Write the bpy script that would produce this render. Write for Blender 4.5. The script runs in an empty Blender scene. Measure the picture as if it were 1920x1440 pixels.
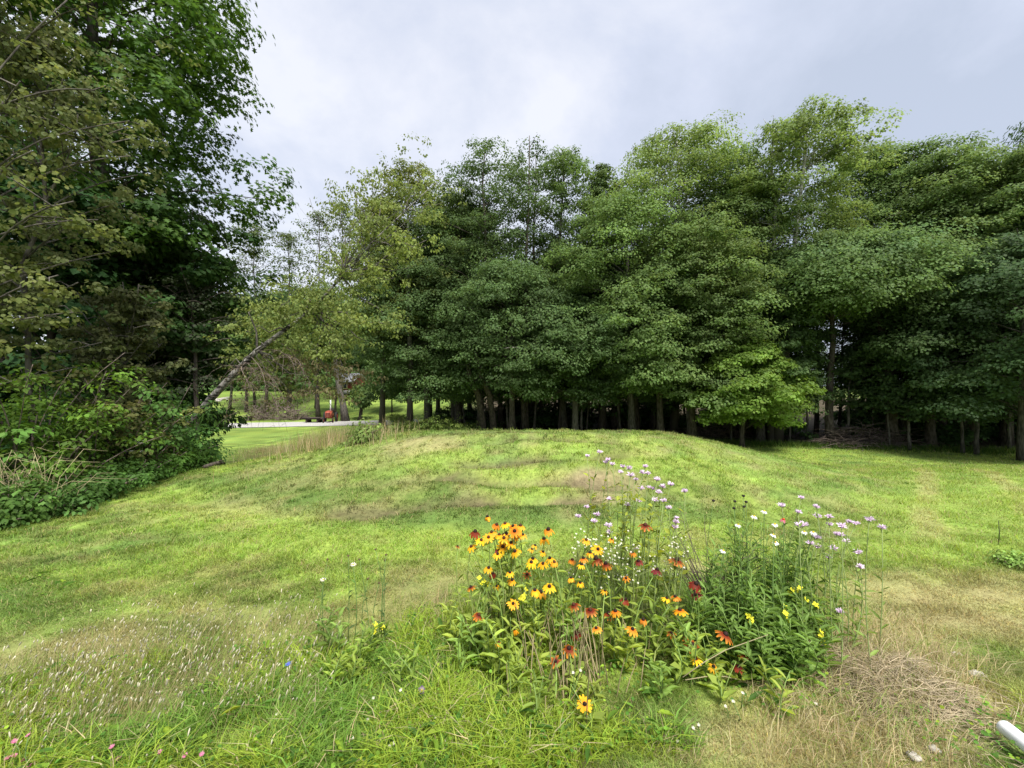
import bpy, math, random
import numpy as np
from mathutils import Vector

rng = np.random.default_rng(7)
random.seed(7)
S = bpy.context.scene
COL = S.collection
F = 740.0          # focal length in photograph pixels (1920 wide)
CZ = 1.6           # camera height

# ------------------------------------------------------------------ helpers
def sstep(a, b, x):
    t = np.clip((x - a) / (b - a), 0, 1)
    return t * t * (3 - 2 * t)

def _hash(ix, iy, s):
    n = np.sin(ix * 127.1 + iy * 311.7 + s * 74.7) * 43758.5453
    return n - np.floor(n)

def vnoise(x, y, s=0):
    x = np.asarray(x, float); y = np.asarray(y, float)
    ix = np.floor(x); iy = np.floor(y); fx = x - ix; fy = y - iy
    fx = fx * fx * (3 - 2 * fx); fy = fy * fy * (3 - 2 * fy)
    a = _hash(ix, iy, s); b = _hash(ix + 1, iy, s); c = _hash(ix, iy + 1, s); d = _hash(ix + 1, iy + 1, s)
    return (a * (1 - fx) + b * fx) * (1 - fy) + (c * (1 - fx) + d * fx) * fy

def fbm(x, y, s=0, o=4):
    t = 0; amp = .5; tot = 0
    for i in range(o):
        t = t + amp * vnoise(x * 2 ** i + 17.3 * i, y * 2 ** i - 9.1 * i, s + i); tot += amp; amp *= .5
    return t / tot

# ------------------------------------------------------------------ terrain
GROOVES = [(5.35, -1.6, 1.7, .055), (5.95, -1.2, 2.0, .04), (6.55, -.6, 2.1, .05), (7.15, -2.2, 1.0, .04), (7.9, -1.6, 1.8, .035), (4.75, -2.6, 1.2, .03)]
def groove_mask(x, y):
    m = np.zeros(np.shape(x))
    for (y0, xa, xb, dep) in GROOVES:
        yy = y - y0 - .12 * np.sin(x * 1.3 + y0 * 3) - .05 * np.sin(x * 4.1 + y0)
        m = np.maximum(m, sstep(xa, xa + .6, x) * (1 - sstep(xb - .6, xb, x)) * np.exp(-(yy / .13) ** 2) * sstep(.28, .45, fbm(x * 3 + y0, y, 19, 3)))
    return m

def mound_r(x, y):
    dx = (x - 0.55); dy = (y - 9.3)
    ax = np.where(dx < 0, 7.6, 6.7); ay = np.where(dy < 0, 5.1, 5.5)
    return (np.abs(dx / ax) ** 2.15 + np.abs(dy / ay) ** 2.15) ** (1 / 2.15)

def height(x, y, micro=True):
    x = np.asarray(x, float); y = np.asarray(y, float)
    z = -1.75 * sstep(5.5, 17.5, y)
    # rise beyond the gravel road, on the left
    lf = 1 - sstep(-8, 12, x - 0.1 * (y - 30))
    z = z + lf * (2.6 * sstep(37, 62, y) + 5.0 * sstep(60, 160, y)) + (1 - lf) * (0.9 * sstep(34, 60, y))
    # the grassy mound
    dx = (x - 0.55); dy = (y - 9.3)
    ax = np.where(dx < 0, 7.6, 6.7); ay = np.where(dy < 0, 5.1, 5.5)
    r = mound_r(x, y)
    e0 = np.where(dy < 0, .36, .30)
    z = z + 0.75 * (1 - sstep(e0, 1.0, r))
    z = z + .07 * (1 - sstep(.93, .985, r)) * (dy < 0)
    for (y0, xa, xb, dep) in GROOVES:
        yy = y - y0 - .12 * np.sin(x * 1.3 + y0 * 3) - .05 * np.sin(x * 4.1 + y0)
        wx = sstep(xa, xa + .6, x) * (1 - sstep(xb - .6, xb, x))
        z = z - 1.5 * dep * wx * np.exp(-(yy / .10) ** 2) + .9 * dep * wx * np.exp(-((yy + .22) / .13) ** 2)
    # the lawn falls off towards the shrubs
    z = z - 0.25 * sstep(-5.6, -8.5, x) * sstep(3, 7, y)
    if micro:
        w = np.exp(-np.maximum(0, np.hypot(x, y) - 18) / 12)
        z = z + w * (0.05 * (fbm(x * .9, y * .9, 3, 3) - .5) + 0.02 * (vnoise(x * 4, y * 4, 5) - .5))
    return z

def hz(x, y):
    return float(height(x, y))

def P(px, py, d):
    return np.array([(px - 960) / F * d, d, CZ - (py - 720) / F * d])

def ghit(px, py):
    d = np.linspace(.6, 90, 9000)
    g = height((px - 960) / F * d, d)
    ray = CZ - (py - 720) / F * d
    k = np.argmax(ray <= g)
    return float((px - 960) / F * d[k]), float(d[k])

# ------------------------------------------------------------------ mesh accumulator
class MB:
    def __init__(s):
        s.v = []; s.f = []; s.c = []; s.n = 0
    def add(s, v, faces, col=(.5, .5, .5)):
        v = np.asarray(v, float).reshape(-1, 3)
        c = np.asarray(col, float)
        if c.ndim == 1:
            c = np.tile(c, (len(v), 1))
        if not isinstance(faces, list):
            faces = [faces]
        for f in faces:
            s.f.append(np.asarray(f, int) + s.n)
        s.v.append(v); s.c.append(c); s.n += len(v)
    def tube(s, pts, rad, col=(.5, .5, .5), n=6, cap=True):
        pts = np.asarray(pts, float); m = len(pts)
        rad = np.broadcast_to(np.asarray(rad, float), (m,))
        T = np.gradient(pts, axis=0); T /= np.linalg.norm(T, axis=1)[:, None] + 1e-9
        up = np.array([0, 0, 1.]) if abs(T[0, 2]) < .9 else np.array([1., 0, 0])
        a = np.cross(T, up); a /= np.linalg.norm(a, axis=1)[:, None] + 1e-9
        b = np.cross(T, a)
        th = np.arange(n) * 2 * math.pi / n
        v = pts[:, None, :] + rad[:, None, None] * (np.cos(th)[None, :, None] * a[:, None, :] + np.sin(th)[None, :, None] * b[:, None, :])
        i = np.arange(m - 1)[:, None] * n; j = np.arange(n)[None, :]; k = (j + 1) % n
        q = np.stack([i + j, i + k, i + n + k, i + n + j], -1).reshape(-1, 4)
        c = np.asarray(col, float)
        if c.ndim == 2:
            c = np.repeat(c, n, axis=0)
        fs = [q]
        if cap:
            fs.append(np.arange(n)[::-1].reshape(1, -1)); fs.append((np.arange(n) + (m - 1) * n).reshape(1, -1))
        s.add(v.reshape(-1, 3), fs, c)
    def box(s, c, d, col=(.5, .5, .5), rz=0):
        sx, sy, sz = d[0] / 2, d[1] / 2, d[2] / 2
        v = np.array([[x, y, z] for z in (-sz, sz) for y in (-sy, sy) for x in (-sx, sx)])
        ca, sa = math.cos(rz), math.sin(rz)
        v = np.stack([v[:, 0] * ca - v[:, 1] * sa, v[:, 0] * sa + v[:, 1] * ca, v[:, 2]], 1) + np.asarray(c)
        s.add(v, np.array([[0, 2, 3, 1], [4, 5, 7, 6], [0, 1, 5, 4], [2, 6, 7, 3], [0, 4, 6, 2], [1, 3, 7, 5]]), col)
    def blob(s, c, r, col, rg, nu=10, nv=7, rough=.2):
        r = np.broadcast_to(np.asarray(r, float), (3,))
        u = np.arange(nu) * 2 * math.pi / nu; w = np.linspace(-1, 1, nv) * math.pi / 2
        v = np.stack([np.cos(w)[:, None] * np.cos(u), np.cos(w)[:, None] * np.sin(u), np.tile(np.sin(w)[:, None], (1, nu))], -1)
        v = v * (1 + rough * (rg.random((nv, nu, 1)) - .5)); v[0] = v[0].mean(0); v[-1] = v[-1].mean(0)
        v = v * r + np.asarray(c)
        i = np.arange(nv - 1)[:, None] * nu; j = np.arange(nu)[None, :]; k = (j + 1) % nu
        s.add(v.reshape(-1, 3), np.stack([i + j, i + k, i + nu + k, i + nu + j], -1).reshape(-1, 4), col)
    def build(s, name, mat, parent=None, smooth=False, loc=None):
        v = np.concatenate(s.v); c = np.concatenate(s.c)
        if loc is not None:
            v = v - np.asarray(loc)
        me = bpy.data.meshes.new(name)
        tot = np.concatenate([np.full(len(f), f.shape[1]) for f in s.f])
        loops = np.concatenate([f.ravel() for f in s.f])
        me.vertices.add(len(v)); me.loops.add(len(loops)); me.polygons.add(len(tot))
        me.vertices.foreach_set('co', v.astype(np.float32).ravel())
        me.loops.foreach_set('vertex_index', loops.astype(np.int32))
        me.polygons.foreach_set('loop_start', np.concatenate([[0], np.cumsum(tot)[:-1]]).astype(np.int32))
        me.polygons.foreach_set('loop_total', tot.astype(np.int32))
        if smooth:
            me.polygons.foreach_set('use_smooth', np.ones(len(tot), bool))
        me.update(calc_edges=True)
        at = me.color_attributes.new('Col', 'FLOAT_COLOR', 'POINT')
        at.data.foreach_set('color', np.concatenate([c, np.ones((len(c), 1))], 1).astype(np.float32).ravel())
        me.materials.append(mat)
        o = bpy.data.objects.new(name, me); COL.objects.link(o)
        if parent is not None:
            o.parent = parent
        elif loc is not None:
            o.location = loc
        return o

def unit(v):
    return v / (np.linalg.norm(v, axis=-1, keepdims=True) + 1e-9)

SHAPES = {  # outline (along the tip axis, across, lift)
    'diamond': np.array([[0, 0, 0], [.42, -.33, .06], [1, 0, -.06], [.42, .33, .06]]),
    'broad': np.array([[0, 0, 0], [.45, -.46, .07], [1, 0, -.08], [.45, .46, .07]]),
    'round': np.array([[0, 0, 0], [.25, -.42, .05], [.7, -.4, .05], [1, 0, -.05], [.7, .4, .05], [.25, .42, .05]]),
    'lance': np.array([[0, 0, 0], [.3, -.13, .05], [.7, -.1, .04], [1, 0, -.14], [.7, .1, .04], [.3, .13, .05]]),
    'lobed': np.array([[0, 0, 0], [.22, -.12, .02], [.2, -.44, .04], [.46, -.17, .02], [.62, -.5, .03], [.74, -.16, 0], [1, 0, -.06],
                       [.74, .16, 0], [.62, .5, .03], [.46, .17, .02], [.2, .44, .04], [.22, .12, .02]]),
}
FACES = {'diamond': [[0, 1, 2], [0, 2, 3]], 'broad': [[0, 1, 2], [0, 2, 3]], 'round': [[0, 1, 2, 3], [0, 3, 4, 5]], 'lance': [[0, 1, 2, 3], [0, 3, 4, 5]],
         'lobed': [[0, 1, 2, 3, 4, 5, 6], [0, 6, 7, 8, 9, 10, 11]]}

def leaves(mb, pos, nrm, tip, size, shape, col):
    pos = np.asarray(pos); m = len(pos)
    if m == 0:
        return
    t = unit(tip - nrm * np.sum(tip * nrm, 1, keepdims=True)); b = np.cross(nrm, t)
    sh = SHAPES[shape]; k = len(sh)
    sz = np.broadcast_to(np.asarray(size, float), (m,))[:, None, None]
    v = pos[:, None, :] + sz * (sh[None, :, 0:1] * t[:, None] + sh[None, :, 1:2] * b[:, None] + sh[None, :, 2:3] * nrm[:, None])
    base = (np.arange(m) * k)[:, None, None]
    f = (base + np.array(FACES[shape])[None]).reshape(-1, len(FACES[shape][0]))
    mb.add(v.reshape(-1, 3), f, np.repeat(np.asarray(col), k, axis=0))

# ------------------------------------------------------------------ object properties
def prop(o, label=None, cat=None, group=None, kind=None):
    if label: o['label'] = label
    if cat: o['category'] = cat
    if group: o['group'] = group
    if kind: o['kind'] = kind
    return o

def empty(name, loc, label, cat, group=None):
    o = bpy.data.objects.new(name, None); COL.objects.link(o); o.location = loc
    o.empty_display_size = .1
    return prop(o, label, cat, group)

def copy_tree(o):
    c = o.copy(); COL.objects.link(c)
    for ch in o.children:
        k = ch.copy(); COL.objects.link(k); k.parent = c
    return c

# ------------------------------------------------------------------ materials
def newmat(name):
    m = bpy.data.materials.new(name); m.use_nodes = True
    nt = m.node_tree; nt.nodes.clear()
    out = nt.nodes.new('ShaderNodeOutputMaterial')
    return m, nt, out

def nd(nt, t, **kw):
    n = nt.nodes.new(t)
    for k, v in kw.items():
        setattr(n, k, v)
    return n

def leaf_mat(name, trans=.3, rough=.5, spec=.35, objvar=.12):
    m, nt, out = newmat(name); L = nt.links.new
    a = nd(nt, 'ShaderNodeAttribute', attribute_name='Col')
    hs = nd(nt, 'ShaderNodeHueSaturation')
    oi = nd(nt, 'ShaderNodeObjectInfo')
    mp = nd(nt, 'ShaderNodeMapRange'); mp.inputs['To Min'].default_value = 1 - objvar; mp.inputs['To Max'].default_value = 1 + objvar
    L(oi.outputs['Random'], mp.inputs['Value']); L(mp.outputs['Result'], hs.inputs['Value'])
    L(a.outputs['Color'], hs.inputs['Color'])
    p = nd(nt, 'ShaderNodeBsdfPrincipled'); p.inputs['Roughness'].default_value = rough
    p.inputs['Specular IOR Level'].default_value = spec
    L(hs.outputs['Color'], p.inputs['Base Color'])
    if trans > 0:
        t = nd(nt, 'ShaderNodeBsdfTranslucent')
        h2 = nd(nt, 'ShaderNodeHueSaturation'); h2.inputs['Hue'].default_value = .485; h2.inputs['Saturation'].default_value = 1.1; h2.inputs['Value'].default_value = 1.35
        L(hs.outputs['Color'], h2.inputs['Color']); L(h2.outputs['Color'], t.inputs['Color'])
        mx = nd(nt, 'ShaderNodeMixShader'); mx.inputs[0].default_value = trans
        L(p.outputs[0], mx.inputs[1]); L(t.outputs[0], mx.inputs[2]); L(mx.outputs[0], out.inputs[0])
    else:
        L(p.outputs[0], out.inputs[0])
    return m

def bark_mat(name, c1, c2, scale=6, band=None, foot=None):
    m, nt, out = newmat(name); L = nt.links.new
    tc = nd(nt, 'ShaderNodeTexCoord'); mpg = nd(nt, 'ShaderNodeMapping'); mpg.inputs['Scale'].default_value = (scale * 2, scale * 2, scale * .45)
    L(tc.outputs['Object'], mpg.inputs[0])
    n = nd(nt, 'ShaderNodeTexNoise'); n.inputs['Scale'].default_value = 1.5; n.inputs['Detail'].default_value = 6
    L(mpg.outputs[0], n.inputs['Vector'])
    r = nd(nt, 'ShaderNodeValToRGB'); r.color_ramp.elements[0].position = .35; r.color_ramp.elements[1].position = .65
    r.color_ramp.elements[0].color = (*c1, 1); r.color_ramp.elements[1].color = (*c2, 1)
    L(n.outputs['Fac'], r.inputs[0]); colout = r.outputs[0]
    if band:
        mp2 = nd(nt, 'ShaderNodeMapping'); mp2.inputs['Scale'].default_value = (2, 2, 9)
        L(tc.outputs['Object'], mp2.inputs[0])
        n2 = nd(nt, 'ShaderNodeTexNoise'); n2.inputs['Scale'].default_value = 1.6; n2.inputs['Detail'].default_value = 3
        L(mp2.outputs[0], n2.inputs['Vector'])
        r2 = nd(nt, 'ShaderNodeValToRGB'); r2.color_ramp.elements[0].position = .5; r2.color_ramp.elements[1].position = .6
        L(n2.outputs['Fac'], r2.inputs[0])
        mx = nd(nt, 'ShaderNodeMixRGB'); mx.inputs[2].default_value = (*band, 1)
        L(r2.outputs[0], mx.inputs[0]); L(colout, mx.inputs[1]); colout = mx.outputs[0]
    if foot:                                    # old rough dark bark at the foot, smooth pale bark higher up
        sx = nd(nt, 'ShaderNodeSeparateXYZ'); L(tc.outputs['Object'], sx.inputs[0])
        mr = nd(nt, 'ShaderNodeMapRange'); mr.inputs['From Min'].default_value = 4.5; mr.inputs['From Max'].default_value = 9
        L(sx.outputs[2], mr.inputs['Value'])
        mf = nd(nt, 'ShaderNodeMixRGB'); mf.inputs[1].default_value = (*foot, 1)
        L(mr.outputs[0], mf.inputs[0]); L(colout, mf.inputs[2]); colout = mf.outputs[0]
    p = nd(nt, 'ShaderNodeBsdfPrincipled'); p.inputs['Roughness'].default_value = .85; p.inputs['Specular IOR Level'].default_value = .15
    L(colout, p.inputs['Base Color'])
    bp = nd(nt, 'ShaderNodeBump'); bp.inputs['Strength'].default_value = .5; bp.inputs['Distance'].default_value = .02
    L(n.outputs['Fac'], bp.inputs['Height']); L(bp.outputs[0], p.inputs['Normal'])
    L(p.outputs[0], out.inputs[0])
    return m

def plain_mat(name, c, rough=.6, var=.2, scale=8, spec=.3, metal=0):
    m, nt, out = newmat(name); L = nt.links.new
    tc = nd(nt, 'ShaderNodeTexCoord')
    n = nd(nt, 'ShaderNodeTexNoise'); n.inputs['Scale'].default_value = scale; n.inputs['Detail'].default_value = 5
    L(tc.outputs['Object'], n.inputs['Vector'])
    r = nd(nt, 'ShaderNodeValToRGB'); r.color_ramp.elements[0].position = .3; r.color_ramp.elements[1].position = .7
    r.color_ramp.elements[0].color = (*[x * (1 - var) for x in c], 1); r.color_ramp.elements[1].color = (*[min(1, x * (1 + var)) for x in c], 1)
    L(n.outputs['Fac'], r.inputs[0])
    p = nd(nt, 'ShaderNodeBsdfPrincipled'); p.inputs['Roughness'].default_value = rough
    p.inputs['Specular IOR Level'].default_value = spec; p.inputs['Metallic'].default_value = metal
    L(r.outputs[0], p.inputs['Base Color'])
    bp = nd(nt, 'ShaderNodeBump'); bp.inputs['Strength'].default_value = .25; bp.inputs['Distance'].default_value = .01
    L(n.outputs['Fac'], bp.inputs['Height']); L(bp.outputs[0], p.inputs['Normal'])
    L(p.outputs[0], out.inputs[0])
    return m

M_LEAF = leaf_mat('leaf', .44, .6, .16)
M_GRASS = leaf_mat('grass_blade', .38, .6, .2, 0)
M_PETAL = leaf_mat('petal', .2, .6, .15, .06)
M_STALK = leaf_mat('stalk', 0, .7, .2, .1)
M_BARK = bark_mat('bark', (.035, .028, .022), (.12, .10, .085))
M_GREYBARK = bark_mat('grey_bark', (.045, .04, .034), (.15, .135, .115))
M_PALEBARK = bark_mat('pale_bark', (.30, .29, .26), (.60, .58, .53), 5, (.08, .07, .06), (.075, .065, .055))
M_BIRCH = bark_mat('birch_bark', (.10, .095, .085), (.33, .31, .28), 7, (.025, .022, .02))
M_STICK = bark_mat('dead_wood', (.075, .058, .048), (.25, .195, .165), 9)
M_BLEACH = bark_mat('bleached_wood', (.35, .32, .28), (.62, .58, .52), 9)

# ------------------------------------------------------------------ ground colours
G_MID = np.array([.205, .295, .066]); G_LIME = np.array([.270, .365, .072]); G_DARK = np.array([.105, .190, .046])
C_DRY = np.array([.42, .36, .175]); C_BARE = np.array([.30, .235, .140]); C_STRAW = np.array([.50, .43, .24])

GH = {}
def spot(x, y, px, py, rx, ry, s=0):
    if (px, py) not in GH: GH[(px, py)] = ghit(px, py)
    cx, cy = GH[(px, py)]
    x = np.asarray(x); y = np.asarray(y); out = np.zeros(x.shape)
    k = (np.abs(x - cx) < rx * 1.5) & (np.abs(y - cy) < ry * 1.5)
    if k.any():
        a, b = x[k], y[k]
        d = np.sqrt(((a - cx) / rx) ** 2 + ((b - cy) / ry) ** 2) + 1.3 * (fbm(a * 3.1, b * 3.1, 31 + s, 5) - .5)
        out[k] = 1 - sstep(.4, 1.12, d)
    return out

DRY_SPOTS = [(420, 960, .9, .35, .55), (300, 950, .8, .25, .4), (500, 880, .8, .5, .5), (780, 836, .9, .5, .8), (850, 834, .5, .4, .6),
             (600, 1180, .55, .22, .9), (440, 1150, .5, .2, .8), (250, 1180, .55, .25, .8), (60, 1230, .7, .3, .9), (180, 1230, .6, .25, .8), (390, 1240, .5, .25, .75),
             (150, 1330, .5, .25, .6), (30, 1330, .4, .25, .6),
             (760, 1130, .45, .3, .7), (800, 1070, .5, .25, .4), (1480, 1020, .5, .3, .4), (1290, 1060, .4, .2, .8),
             (1700, 1110, .55, .22, .75), (1830, 1120, .6, .22, .7), (1800, 1170, .7, .2, .75), (1680, 1180, .45, .25, .8), (1900, 1180, .5, .2, .5),
             (1640, 1250, .45, .4, 1.), (1500, 1330, .5, .25, .8), (1620, 1390, .55, .25, .7), (1300, 1400, .5, .14, .55), (1840, 1310, .3, .15, .55), (1400, 1420, .4, .15, .7),
             (1400, 860, 1.2, .5, .25), (560, 838, 1.6, 1.2, .8), (650, 960, .7, .3, .35),
             (580, 900, .7, .5, .45), (690, 870, .8, .4, .35), (1000, 870, .6, .2, .3)]
BARE_SPOTS = [(1105, 900, .34, .30, .9), (1060, 946, .42, .11, .8), (1180, 905, .35, .35, .6), (980, 908, .8, .06, .5), (950, 942, .9, .05, .55), (860, 898, .5, .05, .6),
              (1140, 925, .3, .2, .6), (730, 935, .7, .05, .4)]
DARK_SPOTS = [(60, 1110, .7, .3, .8), (20, 1160, .5, .2, .7), (700, 978, 1.4, .25, .6), (900, 985, 1.2, .2, .7), (1100, 985, .9, .2, .6), (300, 1010, .8, .3, .5), (1500, 1040, .5, .2, .4), (1900, 1390, .35, .2, .8), (1870, 1270, .25, .2, .5), (540, 945, .6, .3, .5), (1370, 905, .7, .3, .4),
              (1430, 1000, .4, .2, .4)]
LIME_SPOTS = [(700, 1030, 1.5, .35, .9), (450, 1040, 1.0, .35, .7), (900, 1030, .9, .3, .8), (1250, 870, 1.3, .6, .5), (1000, 892, 1.0, .25, .8), (1000, 925, 1.0, .18, .7),
              (1750, 1040, 1.0, .4, .8), (200, 1090, .6, .3, .5), (1850, 940, 1.5, .6, .6), (1700, 845, 4, 1.2, .7), (600, 1350, .45, .2, .9), (900, 1370, .4, .18, .6), (640, 985, 1., .2, .3),
              (830, 860, .8, .4, .7), (1060, 845, 1., .5, .5)]

def tint(x, y):
    x = np.asarray(x, float); y = np.asarray(y, float)
    n1 = fbm(x * .55, y * .8, 11, 4); n2 = fbm(x * 2.3, y * 3.2, 21, 3)
    w = sstep(.36, .66, .55 * n1 + .45 * n2)[..., None]
    c = G_MID * (1 - w) + G_LIME * w
    w = (.55 * sstep(.55, .75, fbm(x * 1.3 + 9, y * 1.9, 41, 4)))[..., None]
    c = c * (1 - w) + G_DARK * w
    w = (.55 * sstep(.35, .75, fbm(x * 7, y * 9, 23, 3)))[..., None]
    w2 = sstep(.3, .75, vnoise(x * 15, y * 19, 29))[..., None]
    w3 = sstep(.36, .64, fbm(x * 3.1, y * 4.3, 27, 3))[..., None]
    mq = (1 - .65 * sstep(3.3, 4.8, x) * (y > 3.2))[..., None]
    c = c * (1 + mq * ((.80 + .44 * w) * (.86 + .28 * w2) * (.80 + .36 * w3) - 1))
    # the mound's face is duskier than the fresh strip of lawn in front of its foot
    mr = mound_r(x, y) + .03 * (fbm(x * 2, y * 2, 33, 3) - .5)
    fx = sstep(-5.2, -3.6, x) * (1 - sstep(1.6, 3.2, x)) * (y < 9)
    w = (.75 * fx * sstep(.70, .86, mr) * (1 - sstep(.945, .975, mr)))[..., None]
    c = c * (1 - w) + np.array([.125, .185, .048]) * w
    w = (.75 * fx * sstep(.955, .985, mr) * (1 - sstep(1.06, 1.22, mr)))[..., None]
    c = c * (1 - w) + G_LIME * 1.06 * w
    w = (.30 * (1 - sstep(.55, .8, mr)))[..., None] * sstep(.35, .6, fbm(x * 1.4, y * 1.8, 37, 4))[..., None]
    c = c * (1 - w) + (G_MID * .55 + C_DRY * .35) * w
    # mowing stripes on the right-hand lawn
    mk = sstep(3.3, 4.8, x) * sstep(3.1, 3.5, y) * (1 - sstep(13, 17, y)) * sstep(.92, 1.05, mr)
    w = (.6 * mk)[..., None]; c = c * (1 - w) + (G_MID * .45 + G_LIME * .55) * w
    u = (x - y * 1.02) * .707 + .006 * (x - 6) ** 2
    st = np.cos((u - .15) * 2 * math.pi / .95 + 1.6 * (n1 - .5)) * (.75 + .5 * n2)
    st = np.maximum(st * (1 - sstep(9.2, 9.9, y)), np.exp(-((y - 10.3 - .12 * (x - 9)) / .22) ** 2) * (x > 5))
    c = c * (1 + (.36 * mk * st)[..., None])
    w = (.58 * mk * sstep(.35, .95, st))[..., None]
    c = c * (1 - w) + (C_DRY * .8) * w
    for lst, colr in ((LIME_SPOTS, G_LIME * 1.08), (DARK_SPOTS, G_DARK), (DRY_SPOTS, C_DRY), (BARE_SPOTS, C_BARE)):
        for i, (px, py, rx, ry, s) in enumerate(lst):
            w = ((.55 if lst is DARK_SPOTS else (.38 if px < 700 and py > 1100 else .6) if lst is DRY_SPOTS and not (px > 1550 and py > 1200) else 1) * s * spot(x, y, px, py, rx, ry, i % 5))[..., None]
            c = c * (1 - w) + colr * w
    w = (.55 * sstep(2.1, 2.7, x) * (1 - sstep(3.22, 3.36, y + .10 * (fbm(x * 3, y * 3, 39, 3) - .5))) * sstep(.9, 1.4, y - .35 * np.maximum(0, x - 2.2) + 1.0) * sstep(.25, .6, fbm(x * 2.4, y * 2.4, 43, 4)))[..., None]
    c = c * (1 - w) + C_DRY * .95 * w
    w = ((.38 - .26 * mk) * sstep(.56, .72, fbm(x * 3.1, y * 4.2, 51, 3)) * (1 - sstep(14, 20, y)))[..., None]
    c = c * (1 - w) + (C_DRY * .85) * w
    w = (.85 * groove_mask(x, y))[..., None]
    c = c * (1 - w) + np.array([.13, .105, .06]) * w
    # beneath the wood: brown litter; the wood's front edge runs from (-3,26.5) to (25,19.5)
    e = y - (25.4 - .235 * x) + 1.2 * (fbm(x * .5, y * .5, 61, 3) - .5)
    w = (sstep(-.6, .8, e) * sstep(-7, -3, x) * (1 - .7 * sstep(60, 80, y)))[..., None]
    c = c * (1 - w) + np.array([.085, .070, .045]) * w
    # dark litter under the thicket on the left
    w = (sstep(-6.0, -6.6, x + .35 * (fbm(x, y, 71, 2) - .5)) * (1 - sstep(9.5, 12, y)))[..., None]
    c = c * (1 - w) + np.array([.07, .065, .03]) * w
    return c

def build_ground():
    def geo(a, b, n):
        return a + (b - a) * (np.geomspace(1, 60, n) - 1) / 59
    xs = np.concatenate([geo(-16, -320, 34)[::-1], np.arange(-15.85, 26, .15), geo(26, 330, 34)])
    ys = np.concatenate([geo(.9, -90, 24)[::-1], np.arange(1.0, 24, .12), np.arange(24, 70, .9), geo(70, 420, 26)])
    X, Y = np.meshgrid(xs, ys)
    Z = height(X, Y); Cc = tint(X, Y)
    ny, nx = X.shape
    i = np.arange(ny - 1)[:, None] * nx; j = np.arange(nx - 1)[None]
    q = np.stack([i + j, i + j + 1, i + nx + j + 1, i + nx + j], -1).reshape(-1, 4)
    m, nt, out = newmat('ground'); L = nt.links.new
    a = nd(nt, 'ShaderNodeAttribute', attribute_name='Col')
    tc = nd(nt, 'ShaderNodeTexCoord')
    n = nd(nt, 'ShaderNodeTexNoise'); n.inputs['Scale'].default_value = 14; n.inputs['Detail'].default_value = 8; n.inputs['Roughness'].default_value = .7
    L(tc.outputs['Object'], n.inputs['Vector'])
    n3 = nd(nt, 'ShaderNodeTexNoise'); n3.inputs['Scale'].default_value = 1.7; n3.inputs['Detail'].default_value = 6; n3.inputs['Roughness'].default_value = .65
    L(tc.outputs['Object'], n3.inputs['Vector'])
    r = nd(nt, 'ShaderNodeMapRange'); r.inputs['From Min'].default_value = .3; r.inputs['From Max'].default_value = .7; r.inputs['To Min'].default_value = .62; r.inputs['To Max'].default_value = 1.28
    L(n.outputs['Fac'], r.inputs['Value'])
    hs = nd(nt, 'ShaderNodeHueSaturation'); L(a.outputs['Color'], hs.inputs['Color']); L(r.outputs[0], hs.inputs['Value'])
    r3 = nd(nt, 'ShaderNodeMapRange'); r3.inputs['From Min'].default_value = .3; r3.inputs['From Max'].default_value = .7; r3.inputs['To Min'].default_value = .485; r3.inputs['To Max'].default_value = .515
    L(n3.outputs['Fac'], r3.inputs['Value']); L(r3.outputs[0], hs.inputs['Hue'])
    p = nd(nt, 'ShaderNodeBsdfPrincipled'); p.inputs['Roughness'].default_value = .95; p.inputs['Specular IOR Level'].default_value = .08
    L(hs.outputs[0], p.inputs['Base Color'])
    b = nd(nt, 'ShaderNodeBump'); b.inputs['Strength'].default_value = .7; b.inputs['Distance'].default_value = .03
    L(n.outputs['Fac'], b.inputs['Height']); L(b.outputs[0], p.inputs['Normal']); L(p.outputs[0], out.inputs[0])
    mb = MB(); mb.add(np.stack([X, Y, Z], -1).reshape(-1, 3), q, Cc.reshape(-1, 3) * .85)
    o = mb.build('ground', m, smooth=True); prop(o, kind='structure')

def build_road():
    cx = np.linspace(-45, -2, 60)
    cy = 37.0 + .19 * (cx + 9) + .004 * (cx + 9) ** 2 * (cx > -9)
    cl = np.stack([cx, cy], 1); t = np.gradient(cl, axis=0); t /= np.linalg.norm(t, axis=1)[:, None]
    nrm = np.stack([-t[:, 1], t[:, 0]], 1)
    rows = []
    for k, w in enumerate(np.linspace(-2.1, 2.1, 9)):
        edge = .25 * (vnoise(cx * 1.3, cx * 0 + k, 3) - .5) if k in (0, 8) else 0
        p = cl + nrm * (w + edge)[:, None] if k in (0, 8) else cl + nrm * w
        z = height(p[:, 0], p[:, 1]) + .07 - .03 * (abs(w) / 2.1) ** 2
        rows.append(np.stack([p[:, 0], p[:, 1], z], 1))
    V = np.stack(rows, 1); a, b = V.shape[:2]
    i = np.arange(a - 1)[:, None] * b; j = np.arange(b - 1)[None]
    q = np.stack([i + j, i + b + j, i + b + j + 1, i + j + 1], -1).reshape(-1, 4)
    mb = MB(); mb.add(V.reshape(-1, 3), q, (.5, .5, .5))
    o = mb.build('gravel_road', plain_mat('gravel', (.36, .35, .33), .95, .3, 14, .1), smooth=True); prop(o, kind='structure')

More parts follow.
